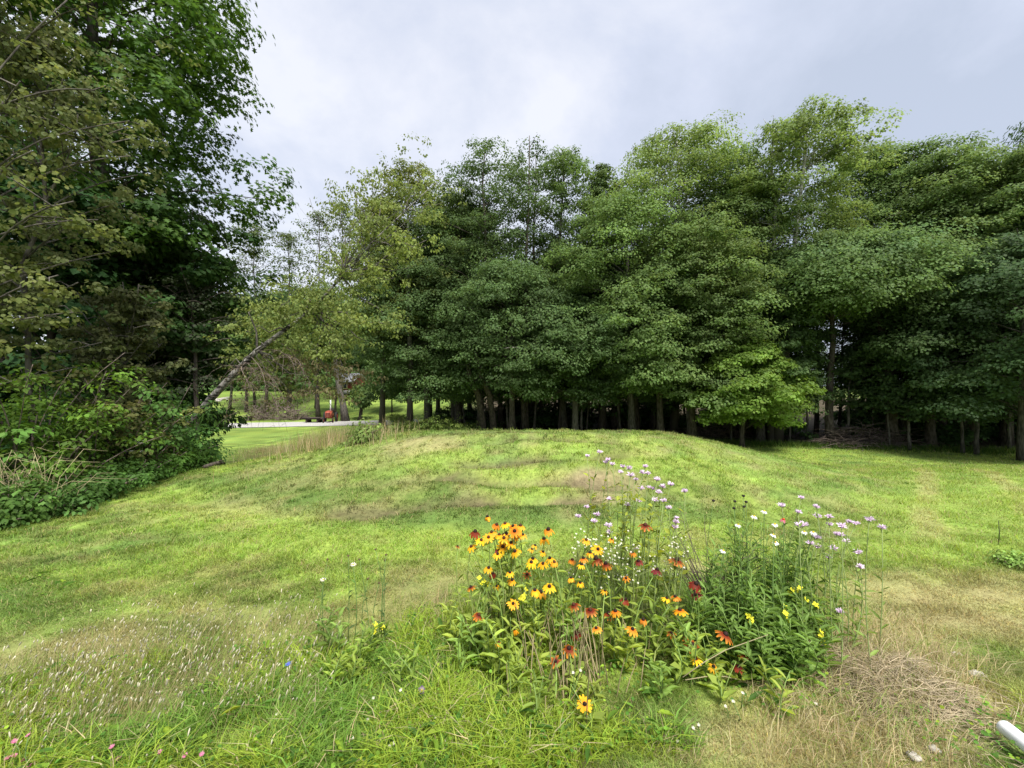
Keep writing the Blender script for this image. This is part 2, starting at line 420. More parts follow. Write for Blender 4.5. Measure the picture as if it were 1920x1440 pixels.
# ------------------------------------------------------------------ grass and meadow
def blades(mb, x, y, h, w, col, lean=.5, seg=1, rg=rng, zoff=0, wind=(0, 0)):
    m = len(x)
    z = height(x, y) - .008 + zoff
    az = rg.random(m) * 2 * math.pi; la = lean * np.sqrt(rg.random(m))
    d = np.stack([np.cos(az) * la + wind[0], np.sin(az) * la + wind[1], np.ones(m)], 1)
    fa = rg.random(m) * math.pi
    s = np.stack([np.cos(fa), np.sin(fa), np.zeros(m)], 1) * (w / 2)[:, None]
    b = np.stack([x, y, z], 1); top = b + d * h[:, None]
    if seg == 1:
        v = np.stack([b - s, b + s, top], 1); k = 3
        f = (np.arange(m) * 3)[:, None] + np.array([[0, 1, 2]])
        mb.add(v.reshape(-1, 3), f, np.repeat(col, 3, 0))
    else:
        mid = b + d * h[:, None] * .55 * np.array([.7, .7, 1.05])
        top = b + d * h[:, None] * np.array([1.25, 1.25, 1.0 - .25 * min(1, lean)])
        v = np.stack([b - s, b + s, mid - s * .8, mid + s * .8, top], 1)
        o = (np.arange(m) * 5)[:, None]
        mb.add(v.reshape(-1, 3), [o + np.array([[0, 1, 3, 2]]), o + np.array([[2, 3, 4]])], np.repeat(col, 5, 0))

def sample_near(n, d0, d1, spread=1.6):
    u = rng.random(n); y = d0 * (d1 / d0) ** u
    return y * (rng.random(n) * 2 - 1) * spread, y

def jcol(c, s=.32, n=None):
    return np.clip(c * (1 + s * (rng.random((len(c), 1)) * 2 - 1)) * (1 + .08 * (rng.random((len(c), 3)) * 2 - 1)), 0, 1)

def in_spots(x, y, spots):
    w = np.zeros_like(x)
    for (px, py, rx, ry, s) in spots:
        w = np.maximum(w, s * spot(x, y, px, py, rx, ry))
    return w

LUSH = [(560, 1432, .6, .16, 1.), (300, 1432, .5, .15, .9), (820, 1436, .5, .15, 1.), (100, 1434, .5, .16, .8), (1000, 1380, .4, .2, .8), (450, 1330, .35, .25, 1.), (600, 1340, .4, .3, 1.), (760, 1360, .4, .25, 1.), (760, 1250, .35, .25, .9), (900, 1370, .35, .2, 1.), (1020, 1420, .5, .12, .9), (850, 1200, .4, .3, .8), (620, 1260, .4, .25, .9),
        (1150, 1400, .3, .12, .6), (330, 1390, .3, .15, .8), (1000, 1200, .5, .4, .6), (1230, 1400, .3, .1, .8), (150, 1290, .6, .3, .4), (320, 1250, .4, .2, .4), (60, 1350, .5, .25, .5), (500, 1240, .3, .2, .4)]
TALLDRY = [(600, 1170, .3, .22, 1.), (520, 1190, .4, .2, .8), (440, 1200, .45, .25, .8), (300, 1240, .6, .3, .8), (120, 1260, .7, .3, .8), (30, 1300, .5, .4, .9), (180, 1340, .5, .25, .7), (380, 1270, .4, .2, .6),
           (770, 1150, .4, .25, .6), (1500, 1350, .4, .2, .55), (1640, 1250, .6, .45, .95), (1620, 1390, .5, .2, .6), (1680, 1180, .4, .25, .5), (1450, 1420, .4, .1, .6), (1300, 1420, .3, .1, .3), (560, 832, 1.8, 1.3, 1.), (470, 845, 1., .8, .7),
           (640, 838, 1.2, .8, .6)]

def build_grass():
    mb = MB()
    x, y = sample_near(620000, 1.35, 26)
    x2, y2 = sample_near(170000, 1.3, 3.6); x = np.concatenate([x, x2]); y = np.concatenate([y, y2])
    ok = ~((x < -6.4) & (y < 10)) & (y < 25.2 - .235 * x) & ~((x < -9.5))
    bare = in_spots(x, y, BARE_SPOTS)
    ok &= rng.random(len(x)) > np.maximum(bare * .6, .9 * groove_mask(x, y))
    x, y = x[ok], y[ok]
    c = tint(x, y)
    r = rng.random((len(x), 1))
    c = np.where(r < .1, C_DRY * .95, c); c = np.where(r > .9, c * np.array([1.25, 1.15, .9]), c)
    clump = fbm(x * 5, y * 5, 81, 2)
    h = (.016 + .026 * rng.random(len(x))) * (.3 + 1.5 * clump ** 1.3) * (1 + .06 * y) * (1 + .5 * in_spots(x, y, LIME_SPOTS))
    h *= 1 - .5 * in_spots(x, y, [s for s in DRY_SPOTS if s[4] > .6])
    h *= 1 - .6 * in_spots(x, y, BARE_SPOTS)
    w = np.maximum(.003, .0013 * y)
    n = y < 5
    blades(mb, x[n], y[n], h[n] * 1.15, w[n], jcol(c[n]), 1.0, 2)
    blades(mb, x[~n], y[~n], h[~n], w[~n] * 1.15, jcol(c[~n]), .9, 1)
    # coarse tufts that escaped the mower
    n = 5200; ty = 3.2 * (12.5 / 3.2) ** rng.random(n); tx = ty * rng.uniform(-1.35, 1.35, n)
    k = (tx > -5.9) & (in_spots(tx, ty, BARE_SPOTS) < .4) & (rng.random(n) < np.where(tx > 3.0, .1, 1)); tx, ty = tx[k], ty[k]; n = len(tx)
    tc = tint(tx, ty) * np.where(rng.random((n, 1)) < .5, rng.uniform(.55, .8, (n, 1)), rng.uniform(1., 1.25, (n, 1))) * np.where(rng.random((n, 1)) < .5, np.array([[.85, 1.0, .8]]), np.array([[1.05, 1.05, .8]]))
    q = 15; sz = rng.uniform(.4, 1.2, n)
    bx = np.repeat(tx, q) + rng.normal(0, .035, n * q) * np.repeat(sz, q); by = np.repeat(ty, q) + rng.normal(0, .03, n * q) * np.repeat(sz, q)
    blades(mb, bx, by, np.repeat(sz, q) * rng.uniform(.03, .075, n * q), np.maximum(.004, .0014 * by), jcol(np.repeat(tc, q, 0), .2), 1.3, 2)
    o = mb.build('lawn_grass', M_GRASS)
    prop(o, 'short mown grass covering the lawn and the mound', 'grass', kind='stuff')

    mb = MB()                                   # taller green meadow grass round the flower bed
    x, y = sample_near(240000, 1.3, 3.2, 1.4)
    wgt = in_spots(x, y, LUSH)
    ok = rng.random(len(x)) < wgt * .62
    x, y, wgt = x[ok], y[ok], wgt[ok]
    cc = fbm(x * 2.2, y * 2.2, 91, 3)[:, None]; r = rng.random((len(x), 1))
    c = np.where(cc > .47, np.array([.285, .39, .048]), np.array([.17, .29, .048])) ; c = np.where(r > .93, C_STRAW, c)
    blades(mb, x, y, (.04 + .13 * rng.random(len(x)) ** 1.6) * (.45 + .65 * wgt), .003 + .004 * rng.random(len(x)), jcol(c, .25), 1.1, 2)
    o = mb.build('meadow_grass', M_GRASS); prop(o, 'long lush bright green grass in front of the flower bed', 'grass', kind='stuff')

    mb = MB()                                   # long dry grass
    x, y = sample_near(190000, 1.3, 3.6, 1.5)
    wgt = in_spots(x, y, TALLDRY[:-3])
    ok = rng.random(len(x)) < wgt * np.where(x < -.6, .34, .55)
    x, y, wgt = x[ok], y[ok], wgt[ok]
    r = rng.random((len(x), 1))
    gq = np.where(x < -.6, .28, 0)[:, None]
    c = np.where(r < .45 - gq, C_STRAW, np.where(r < .75 - gq * 1.3, C_DRY * .9, np.array([.22, .30, .07])))
    h = (.05 + .16 * rng.random(len(x)) ** 1.5) * (.45 + .7 * wgt)
    blades(mb, x, y, h, .0018 + .002 * rng.random(len(x)), jcol(c, .25), .9, 2, wind=(.25, 0))
    # far strip of tall tawny grass in the dip beyond the mound
    n = 26000; u = rng.random(n)
    ax, ay = ghit(488, 846); bx, by = ghit(655, 829)
    x = ax + (bx - ax) * u + rng.normal(0, .5, n); y = ay + (by - ay) * u + rng.normal(0, .6, n)
    r = rng.random((n, 1)); c = np.where(r < .55, np.array([.50, .42, .24]), np.where(r < .65, np.array([.38, .27, .15]), np.array([.2, .25, .06])))
    dens = fbm(x * .9, y * .9, 14, 3)
    k = dens > .4
    blades(mb, x[k], y[k], (.16 + .34 * rng.random(k.sum())) * (dens[k] + .35), np.full(k.sum(), .009), jcol(c[k]), .35, 1)
    o = mb.build('dry_grass', M_GRASS); prop(o, 'long dry straw coloured grass beside the flower bed and in the dip', 'dry grass', kind='stuff')

    mb = MB()                                   # pale seed heads on the left
    n = 780
    cx = rng.random(n) * 560 + 0; cyp = 1160 + (560 - cx) * .16 + rng.random(n) * 190
    gx = []; 
    pos = np.array([ghit(a, b) for a, b in zip(cx[::3], cyp[::3])])
    pos = np.repeat(pos, 3, 0)[:n] + rng.normal(0, .11, (n, 2))
    x, y = pos[:, 0], pos[:, 1]; h = .09 + .16 * rng.random(n); z = height(x, y)
    lean = np.stack([.35 + .25 * rng.normal(size=n), .2 * rng.normal(size=n)], 1) * h[:, None]
    for i in range(n):
        p0 = np.array([x[i], y[i], z[i]]); p1 = p0 + np.array([lean[i, 0], lean[i, 1], h[i]])
        dr = (p1 - p0) / np.linalg.norm(p1 - p0)
        mb.tube([p0, (p0 + p1) / 2 + [0, 0, .01], p1], [.0009, .0008, .0006], C_DRY * .9, 3, False)
        l = .012 + .018 * rng.random(); k = np.array([.52, .48, .34]) * (.45 + .7 * rng.random())
        mb.tube([p1, p1 + dr * l * .3, p1 + dr * l * .8, p1 + dr * l], [.001, .0032, .0028, .0006], k, 5, False)
    o = mb.build('seed_grass', M_STALK); prop(o, 'pale whitish seed heads nodding over dry grass at lower left', 'grass', kind='stuff')

    mb = MB()                                   # clover and broad weeds between the blades
    x, y = sample_near(26000, 1.3, 3.4, 1.45)
    wgt = np.maximum(in_spots(x, y, LUSH), .7 * in_spots(x, y, [(60, 1420, .5, .15, 1), (300, 1420, .5, .12, 1), (1900, 1400, .5, .25, 1.), (1050, 1260, .6, .3, 1.), (1380, 1280, .5, .3, .8), (40, 1110, .7, .3, .6)]))
    ok = rng.random(len(x)) < wgt * .8; x, y = x[ok], y[ok]; m = len(x)
    z = height(x, y) + .02 + .07 * rng.random(m)
    nrm = unit(np.stack([rng.normal(0, .35, m), rng.normal(0, .35, m), np.ones(m)], 1))
    az = rng.random(m) * 6.28; tip = np.stack([np.cos(az), np.sin(az), rng.normal(0, .3, m)], 1)
    r = rng.random((m, 1)); c = np.where(r < .5, np.array([.085, .185, .03]), np.where(r < .85, np.array([.16, .28, .035]), np.array([.26, .36, .04])))
    leaves(mb, np.stack([x, y, z], 1), nrm, tip, .008 + .013 * rng.random(m), 'round', jcol(c * 1.25))
    k = (rng.random(m) < .1) & (x < 1.3)
    leaves(mb, np.stack([x, y, z], 1)[k], nrm[k], tip[k] + [0, 0, .4], .05 + .05 * rng.random(k.sum()), 'lance', jcol(c[k]))
    o = mb.build('clover_leaves', M_LEAF); prop(o, 'low clover and broad weed leaves under the grass', 'ground cover', kind='stuff')

    mb = MB()                                   # fringe of weeds along the wood's foot
    n = 9000; x = rng.uniform(-1, 27, n); y = 25.0 - .235 * x + rng.normal(0, .45, n)
    c = np.where(rng.random((n, 1)) < .7, np.array([.06, .12, .02]), np.array([.14, .2, .04]))
    blades(mb, x, y, .12 + .25 * rng.random(n), np.full(n, .03), jcol(c), .7, 1)
    o = mb.build('weed_fringe', M_GRASS); prop(o, 'ragged dark weeds along the foot of the wood', 'weeds', kind='stuff')

# ------------------------------------------------------------------ trees
def limb(p0, az, e0, e1, L, rg, n=6):
    pts = [np.array(p0, float)]; a = az
    for i in range(n):
        e = e0 + (e1 - e0) * (i / (n - 1)); a += rg.normal(0, .16)
        pts.append(pts[-1] + L / n * np.array([math.cos(a) * math.cos(e), math.sin(a) * math.cos(e), math.sin(e)]))
    return np.array(pts)

def pad_leaves(mb, c, rp, n, flat, size, shape, col, rg, out, droop=.35, up=1.0):
    m = max(4, n // 11)
    r = rg.random(m) ** .5; th = rg.random(m) * 6.283
    x = np.cos(th) * r; y = np.sin(th) * r
    z = flat * ((1 - r * r) * (rg.random(m) * 1.3 - .3) + .35 * rg.normal(0, .4, m)) - .18 * r * r
    sp = np.stack([x, y, z], 1); k = rg.integers(0, m, n); sig = rg.normal(size=(n, 3)) * np.array([1, 1, .55])
    spread = max(.13, .85 * size / rp)
    loc = sp[k] + sig * spread
    nrm = unit(np.array([0, 0, up]) + .6 * loc * [1, 1, .5] + out * .25 + .42 * sig + .32 * rg.normal(size=(n, 3)))
    tip = sig * .9 + loc * .5 + np.array([0, 0, -droop]) + out * .4 + .3 * rg.normal(size=(n, 3))
    cc = np.asarray(col) * (1 + .30 * (rg.random((m, 1)) - .5))[k] * (1 + .25 * (rg.random((n, 1)) - .5)) * (1 + .12 * (rg.random((n, 3)) - .5))
    leaves(mb, c + loc * rp, nrm, tip, size * (.7 + .6 * rg.random(n)), shape, np.clip(cc, 0, 1))

def prof(t, kind):
    if kind == 'round':   return 1.25 * (t + .10) ** .35 * (1 - t) ** .5 + .08
    if kind == 'wide':    return 1.1 * (1 - .55 * t ** 1.5) * min(1, (t + .25) ** .5) * (1 - t ** 6) + .05
    if kind == 'column':  return (.55 + .6 * math.sin(math.pi * min(1, t * .9 + .12))) * (1 - t ** 5) + .03
    if kind == 'top':     return 1.2 * (t + .05) ** .55 * (1 - t) ** .45 + .06
    if kind == 'spire':   return (1 - t) ** .8 + .04
    return 1.0

def make_tree(name, label, base, H, R, seed, cb=.2, shape='round', col=(.05, .095, .022), nlimb=50, npad=6, nleaf=105, leaf=.135, lshape='broad', tr=.2, shell=0, nshell=230, shapek=1.,
              bark=None, lean=(0, 0), group=None, cat='tree', padr=.28, flat=.36, kink=.3, twigs=True, airy=0., up=1.0, parts=('trunk', 'branches', 'crown'), stems=1, col2=None, sidebias=None, openf=0):
    rg = np.random.default_rng(seed); bark = bark or M_BARK
    t = empty(name, base, label, cat, group)
    T = MB(); B = MB(); Cn = MB()
    trunks = []
    for s in range(stems):
        k = 9; zz = np.linspace(0, H * .97, k)
        ang = rg.random() * 6.28; sp = 0 if stems == 1 else R * .28
        wob = np.cumsum(rg.normal(0, kink * H / 60, (k, 2)), 0); wob -= wob[0]
        off = np.array([math.cos(ang), math.sin(ang)]) * sp
        u = zz / H
        tp = np.stack([wob[:, 0] + (lean[0] + off[0]) * u + off[0] * .12, wob[:, 1] + (lean[1] + off[1]) * u + off[1] * .12, zz], 1)
        tp[0, 2] = -.15
        rad = tr * (1 - u) ** .75 * (1 if stems == 1 else .7) + .012; rad[0] *= 1.45
        T.tube(tp, rad, n=8); trunks.append(tp)
    ga = rg.random() * 6.28
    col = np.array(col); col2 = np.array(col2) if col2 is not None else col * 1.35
    for i in range(nlimb):
        tt = (i + .5 * rg.random()) / nlimb
        zf = cb + (1 - cb) * tt ** .92
        tp = trunks[i % stems]
        z = zf * H * .95; q = np.array([np.interp(z, tp[:, 2], tp[:, 0]), np.interp(z, tp[:, 2], tp[:, 1]), z])
        az = ga + i * 2.39996 + rg.normal(0, .35)
        pr = prof(tt, shape) * R * rg.uniform(.72, 1.08)
        if sidebias:
            pr *= 1 + sidebias[1] * max(0, math.cos(az - sidebias[0])) - sidebias[1] * .35
        e0 = math.radians(12 + 48 * tt + rg.normal(0, 8)); e1 = math.radians(-14 + 62 * tt ** 1.3 + rg.normal(0, 10))
        if shape == 'column': e0 += .35; e1 += .45
        if shape == 'spire': e0 = .12; e1 = -.05 + .2 * rg.random()
        if shell: pr *= .78
        L = max(.25, pr / max(.45, math.cos((e0 + e1) / 2)))
        if shape in ('round', 'top', 'wide'): L = min(L, pr * 1.5)
        path = limb(q, az, e0, e1, L, rg)
        B.tube(path, np.linspace(max(.012, tr * (.4 if openf else .26) * (1 - .6 * tt)), .008, len(path)), n=5)
        if rg.random() < airy * .4 or (openf and tt < openf and math.sin(az) < -.25): continue
        lc = col * rg.uniform(.78, 1.2)
        for j in range(npad):
            fr = .30 + .70 * (j + rg.random() * .8) / npad
            fi = min(fr, 1) * (len(path) - 1); i0 = min(int(fi), len(path) - 2)
            pc = path[i0] + (path[i0 + 1] - path[i0]) * (fi - i0)
            side = rg.normal(0, 1, 3) * [1, 1, .32] * L * .22
            rp = R * padr * rg.uniform(.6, 1.15) * (1.1 - .35 * fr)
            ctr = pc + side
            if twigs and j % 2 == 0:
                B.tube([pc, (pc + ctr) / 2 + [0, 0, .05], ctr], [.012, .008, .004], n=3, cap=False)
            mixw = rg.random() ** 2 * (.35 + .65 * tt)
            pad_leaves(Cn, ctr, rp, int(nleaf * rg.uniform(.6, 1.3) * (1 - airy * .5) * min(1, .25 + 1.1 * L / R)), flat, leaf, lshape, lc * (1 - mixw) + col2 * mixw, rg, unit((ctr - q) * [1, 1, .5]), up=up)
    if shell:
        tp = trunks[0]
        for i in range(shell):
            tt = ((i + rg.random()) / shell) ** .85; az = i * 2.39996 + rg.normal(0, .4)
            if openf and tt < openf and math.sin(az) < -.2 and rg.random() < .8: continue
            rr = math.sqrt(max(0, 1 - ((tt - .42) / (.60 if tt > .42 else .62)) ** 2)) if shape != 'column' else min(1, (tt + .25)) * max(0, 1 - tt ** 2.2) ** .6
            dep = rg.uniform(.5, 1.0) ** .7 * (1 + .20 * math.sin(3 * az + 5 * tt + seed) + .10 * math.sin(7 * az - 9 * tt + 2 * seed))
            zc = (cb + (1 - cb) * tt) * H * .965
            q = np.array([np.interp(zc, tp[:, 2], tp[:, 0]), np.interp(zc, tp[:, 2], tp[:, 1]), zc])
            o = np.array([math.cos(az), math.sin(az), 0]) * R * rr * dep
            if sidebias: o = o * (1 + sidebias[1] * math.cos(az - sidebias[0]))
            ctr = q + o + [0, 0, -.25 * dep * (1 - tt)]
            rp = R * padr * rg.uniform(.65, 1.25) * (.8 + .4 * rr)
            ow = unit(o / R + np.array([0, 0, .9 * (tt - .25)]))
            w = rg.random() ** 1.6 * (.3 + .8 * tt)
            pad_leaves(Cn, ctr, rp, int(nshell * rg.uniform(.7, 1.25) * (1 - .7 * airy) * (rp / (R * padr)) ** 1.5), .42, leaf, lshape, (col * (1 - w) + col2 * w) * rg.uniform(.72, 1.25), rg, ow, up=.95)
            if i % 3 == 0:
                B.tube([q + (o * .1) - [0, 0, rr * .8], q + o * .55 - [0, 0, .3 * rr], ctr - [0, 0, .1]], [.035, .02, .008], n=4, cap=False)
    if parts[1]:
        T.build(parts[0], bark, t, True); B.build(parts[1], bark, t, True)
    else:
        for v, c in zip(B.v, B.c): pass
        for f in B.f: T.f.append(f + T.n)
        T.v += B.v; T.c += B.c; T.n += B.n; T.build(parts[0], bark, t, True)
    Cn.build(parts[2], M_LEAF, t)
    return t

def tree_px(name, label, px, d, top, R, seed, **kw):
    x = (px - 960) / F * d; b = hz(x, d)
    H = CZ - (top - 720) / F * d - b
    return make_tree(name, label, (x, d, b), H * .97, R, seed, **kw)

DK = (.084, .136, .046); MD = (.118, .184, .054); LT = (.165, .232, .066); OL = (.165, .200, .052); YG = (.135, .215, .040); BL = (.084, .142, .058)
WOOD = 'trees along the front of the wood'
def build_wood():
    A = [  # name, label, px, D, top, R, kw
        ('maple_tree', 'broad dark maple at the left end of the wood with low spreading boughs', 802, 27.5, 430, 3.8, dict(cb=.2, col=DK, shape='round', nlimb=58, lean=(-.8, 0))),
        ('oak_tree', 'tall dark oak with a ragged open top left of the wood centre', 900, 26.5, 248, 3.5, dict(cb=.22, col=DK, col2=MD, airy=.42)),
        ('oak_tree', 'twin topped dark oak just right of the ragged oak', 985, 26, 242, 3.5, dict(cb=.2, col=DK, col2=MD, airy=.42, stems=2)),
        ('ash_tree', 'thin airy tree with a sparse feathery top beside the twin topped oak', 1058, 27, 252, 2.3, dict(cb=.45, col=MD, airy=.5, nlimb=34)),
        ('maple_tree', 'low dark maple in front of the twin topped oak', 960, 24.3, 480, 3.8, dict(cb=.28, col=DK, nlimb=52)),
        ('maple_tree', 'upright dark maple with spiky pointed shoots at its top', 1130, 27, 278, 2.3, dict(cb=.2, col=DK, col2=LT, shape='column')),
        ('maple_tree', 'full mid green maple with layered boughs near the wood centre', 1185, 24, 345, 3.9, dict(cb=.2, col=MD, nlimb=60)),
        ('aspen_tree', 'tall light green round topped aspen with a pale trunk left of the tallest tree', 1262, 26, 222, 3.7, dict(airy=.25, cb=.52, col=LT, shape='top', bark=M_PALEBARK, nlimb=54, openf=.4)),
        ('maple_tree', 'green maple with feathery foliage below the round topped aspen', 1300, 22.6, 392, 3.1, dict(cb=.2, col=MD, col2=LT, nlimb=52)),
        ('maple_tree', 'yellowish green tree filling the dip left of the tallest tree', 1395, 25, 305, 3.2, dict(cb=.2, col=MD, col2=YG)),
        ('birch_tree', 'tallest tree of the wood, light green with a bare white forked trunk', 1452, 23.0, 184, 3.0, dict(airy=.3, cb=.56, col=LT, shape='top', bark=M_PALEBARK, tr=.30, lean=(.9, 0), nlimb=60, stems=2, openf=.6)),
        ('maple_tree', 'small bright yellow green maple low at the wood edge', 1392, 21.0, 640, 2.3, dict(cb=.30, col=YG, nlimb=30, tr=.1)),
        ('maple_tree', 'dark maple behind the small bright maple', 1425, 23.2, 500, 2.6, dict(cb=.22, col=DK, nlimb=44)),
        ('oak_tree', 'oak with a flat umbrella of boughs above the bright gap in the wood', 1560, 21.8, 436, 4.3, dict(cb=.66, col=MD, col2=BL, shape='wide', nlimb=44, sidebias=(0, .25))),
        ('maple_tree', 'tall green tree just right of the tallest tree', 1632, 26, 246, 3.2, dict(cb=.36, col=MD)),
        ('ash_tree', 'open topped tree third from the right on the skyline', 1712, 25, 256, 3.5, dict(cb=.3, col=MD, airy=.15)),
        ('maple_tree', 'broad full green tree second from the right on the skyline', 1800, 22.5, 255, 3.7, dict(cb=.2, col=MD, col2=LT, nlimb=58)),
        ('maple_tree', 'round green tree rightmost on the skyline before the pine', 1885, 21.3, 268, 3.2, dict(cb=.2, col=MD, nlimb=54)),
        ('oak_tree', 'near dark oak leaning its boughs over the lawn at the right edge', 1925, 17.2, 415, 2.9, dict(cb=.22, col=BL, col2=(.075, .125, .045), nlimb=54, leaf=.12)),
        ('maple_tree', 'dark low maple at the wood edge left of the near oak', 1745, 20.6, 540, 3.1, dict(cb=.24, col=DK, nlimb=48)),
        ('maple_tree', 'slender green tree between the two middle maples', 1240, 23.2, 470, 2.4, dict(cb=.26, col=MD, nlimb=40)),
        ('maple_tree', 'dark young maple hanging over the mound crest', 1080, 23.5, 560, 2.9, dict(cb=.33, col=DK, nlimb=40)),
        ('maple_tree', 'dark maple at the wood edge under the open topped tree', 1690, 22.6, 500, 2.5, dict(cb=.30, col=DK, nlimb=40)),
        ('maple_tree', 'full tree just beyond the right edge of the wood front', 2050, 20, 300, 3.8, dict(cb=.16, col=MD)),
        ('maple_tree', 'green tree filling behind the broad dark maple', 860, 28.5, 330, 3.2, dict(cb=.15, col=DK, col2=MD)),
    ]
    out = []
    for i, (n, l, px, d, top, R, kw) in enumerate(A):
        kw = dict(kw); air = kw.get('airy', 0); kw.setdefault('shell', int(150 * (R / 3.5) * (.6 if air > .3 else .92))); kw['nlimb'] = 24; kw['npad'] = 2; kw['leaf'] = kw.get('leaf', .122); kw['nshell'] = 345; kw.setdefault('padr', .27); kw.setdefault('bark', M_GREYBARK if i % 3 == 0 else M_BARK)
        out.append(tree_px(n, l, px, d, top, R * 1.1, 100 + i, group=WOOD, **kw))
    # back rows: copies
    r2 = random.Random(5)
    srcs = [out[k] for k in (0, 4, 6, 8, 12, 15, 17, 20)]
    for row, (dy, lab) in enumerate(((4.0, 'dark tree in the second row of the wood behind the front trees'), (8.5, 'dark tree deep in the wood behind the second row'))):
        for k in range(19):
            px = 800 + k * 68 + r2.uniform(-18, 18) + row * 30
            x0 = (px - 960) / F * 24
            d = 26.0 - .2 * x0 + dy + r2.uniform(-1, 1)
            x = (px - 960) / F * d
            if 1430 < px < 1690: continue
            s = r2.choice(srcs); c = copy_tree(s); c.location = (x, d, hz(x, d) - .05)
            zs = r2.uniform(.85, 1.1); 
            Hs = {0: .9}.get(0)
            c.scale = (r2.uniform(.85, 1.1),) * 2 + (zs,); c.rotation_euler = (0, 0, r2.uniform(0, 6.28))
            c['label'] = lab; c['group'] = ['trees in the second row of the wood', 'trees deep in the wood'][row]; c.name = 'maple_tree'
    # the pine at the right edge
    tree_px('pine_tree', 'pine with tiered feathery branches poking in at the right edge', 1945, 21.4, 170, 3.2, 300, cb=.3, shape='spire', col=(.06, .105, .035), nlimb=60, npad=5, nleaf=46, leaf=.22, lshape='lance', flat=.18, bark=M_BARK)
    # thin saplings along the edge
    mk = []
    for k in range(3):
        mk.append(make_tree('sapling', 'thin sapling', (0, 0, 0), 4.6, 1.0, 400 + k, cb=.52, col=DK, nlimb=12, npad=3, nleaf=26, leaf=.15, tr=.05, bark=M_GREYBARK, parts=('trunk', None, 'crown'), group='thin saplings along the wood edge'))
    pxs = [872, 952, 1000, 1075, 1092, 1165, 1236, 1290, 1372, 1480, 1512, 1592, 1668, 1705, 1806, 1832, 1890]
    for k, px in enumerate(pxs):
        d = 25.6 - .235 * ((px - 960) / F * 23) + r2.uniform(-.5, 1.6); x = (px - 960) / F * d
        o = mk[k] if k < 3 else copy_tree(mk[k % 3])
        o.location = (x, d, hz(x, d)); sc = r2.uniform(.7, 1.35); o.scale = (r2.uniform(.8, 1.5),) * 2 + (sc,); o.rotation_euler = (r2.uniform(-.05, .05), r2.uniform(-.07, .07), r2.uniform(0, 6))
        o['label'] = 'thin grey stemmed sapling standing along the edge of the wood'
    # bare dark stems inside
    proto = None
    for k in range(36):
        px = 880 + k * 30 + r2.uniform(-26, 26)
        if 1510 < px < 1590 and k % 3: continue
        d = 26.8 - .22 * ((px - 960) / F * 25) + r2.uniform(-.6, 4.5); x = (px - 960) / F * d
        if proto is None:
            proto = empty('tree_trunk', (0, 0, 0), 'dark bare trunk standing inside the wood', 'tree trunk', 'bare trunks inside the wood')
            b = MB(); rg = np.random.default_rng(9); pz = np.linspace(-.2, 9, 9); w = np.cumsum(rg.normal(0, .05, (9, 2)), 0)
            b.tube(np.stack([w[:, 0], w[:, 1], pz], 1), np.linspace(.17, .07, 9), n=8)
            for q in range(14):
                z = rg.uniform(1.4, 8.5); p = limb([np.interp(z, pz, w[:, 0]), np.interp(z, pz, w[:, 1]), z], rg.random() * 6.28, .3, -.2, rg.uniform(.4, 1.6), rg)
                b.tube(p, np.linspace(.02, .005, len(p)), n=4)
            b.build('trunk', M_BARK, proto, True); o = proto
        else:
            o = copy_tree(proto)
        sw = r2.choice((.35, .5, .7, 1.0, 1.3, 1.7)) * r2.uniform(.85, 1.15); o.location = (x, d, hz(x, d)); o.scale = (sw, sw, r2.uniform(.8, 1.2)); o.rotation_euler = (r2.uniform(-.06, .06), r2.uniform(-.07, .07), r2.uniform(0, 6))
    # dark understorey bushes inside the wood
    us = None
    for k in range(44):
        px = 870 + k * 26 + r2.uniform(-22, 22)
        if 1495 < px < 1600: continue
        d = 28.5 - .22 * ((px - 960) / F * 25) + r2.uniform(-1.2, 8); x = (px - 960) / F * d
        if us is None:
            us = bush('understorey_bush', 'dark understorey bush growing between the trunks inside the wood', (x, d, hz(x, d)), 1.5, 1.9, 350, (.06, .11, .036), .15, 2600, 'broad', 'understorey bushes inside the wood'); o = us
        else: o = copy_tree(us)
        z = r2.uniform(.6, 1.35); o.location = (x, d, hz(x, d)); o.scale = (z * 1.2, z * 1.2, z * r2.uniform(.8, 1.3)); o.rotation_euler = (0, 0, r2.uniform(0, 6.28))
    # two leaning dark trunks at the wood's left end
    for px, l in ((895, 'thick dark trunk leaning left at the left end of the wood'), (915, 'second dark trunk leaning left close to the first')):
        d = 25.4; x = (px - 960) / F * d
        o = copy_tree(proto); o.location = (x + .6, d, hz(x, d)); o.scale = (1.5, 1.5, .62); o.rotation_euler = (0, -.28, 1); o['label'] = l; o['group'] = 'leaning trunks'
    # broken bleached bough
    b = MB(); rg = np.random.default_rng(77); c0 = P(985, 655, 22.6)
    for az in (0.2, 2.8, 3.4, 5.9, 1.2):
        p = limb(c0, az, .25, -.3, rg.uniform(.7, 1.6), rg); b.tube(p, np.linspace(.04, .008, len(p)), n=5)
    b.tube([c0, c0 + [.1, 1.3, .5], c0 + [.2, 2.0, .9]], [.05, .06, .07], n=6)
    o = b.build('dead_branch', M_BLEACH, None, True, loc=c0); prop(o, 'bleached dead branch hanging among dark leaves left of the wood centre', 'branch')
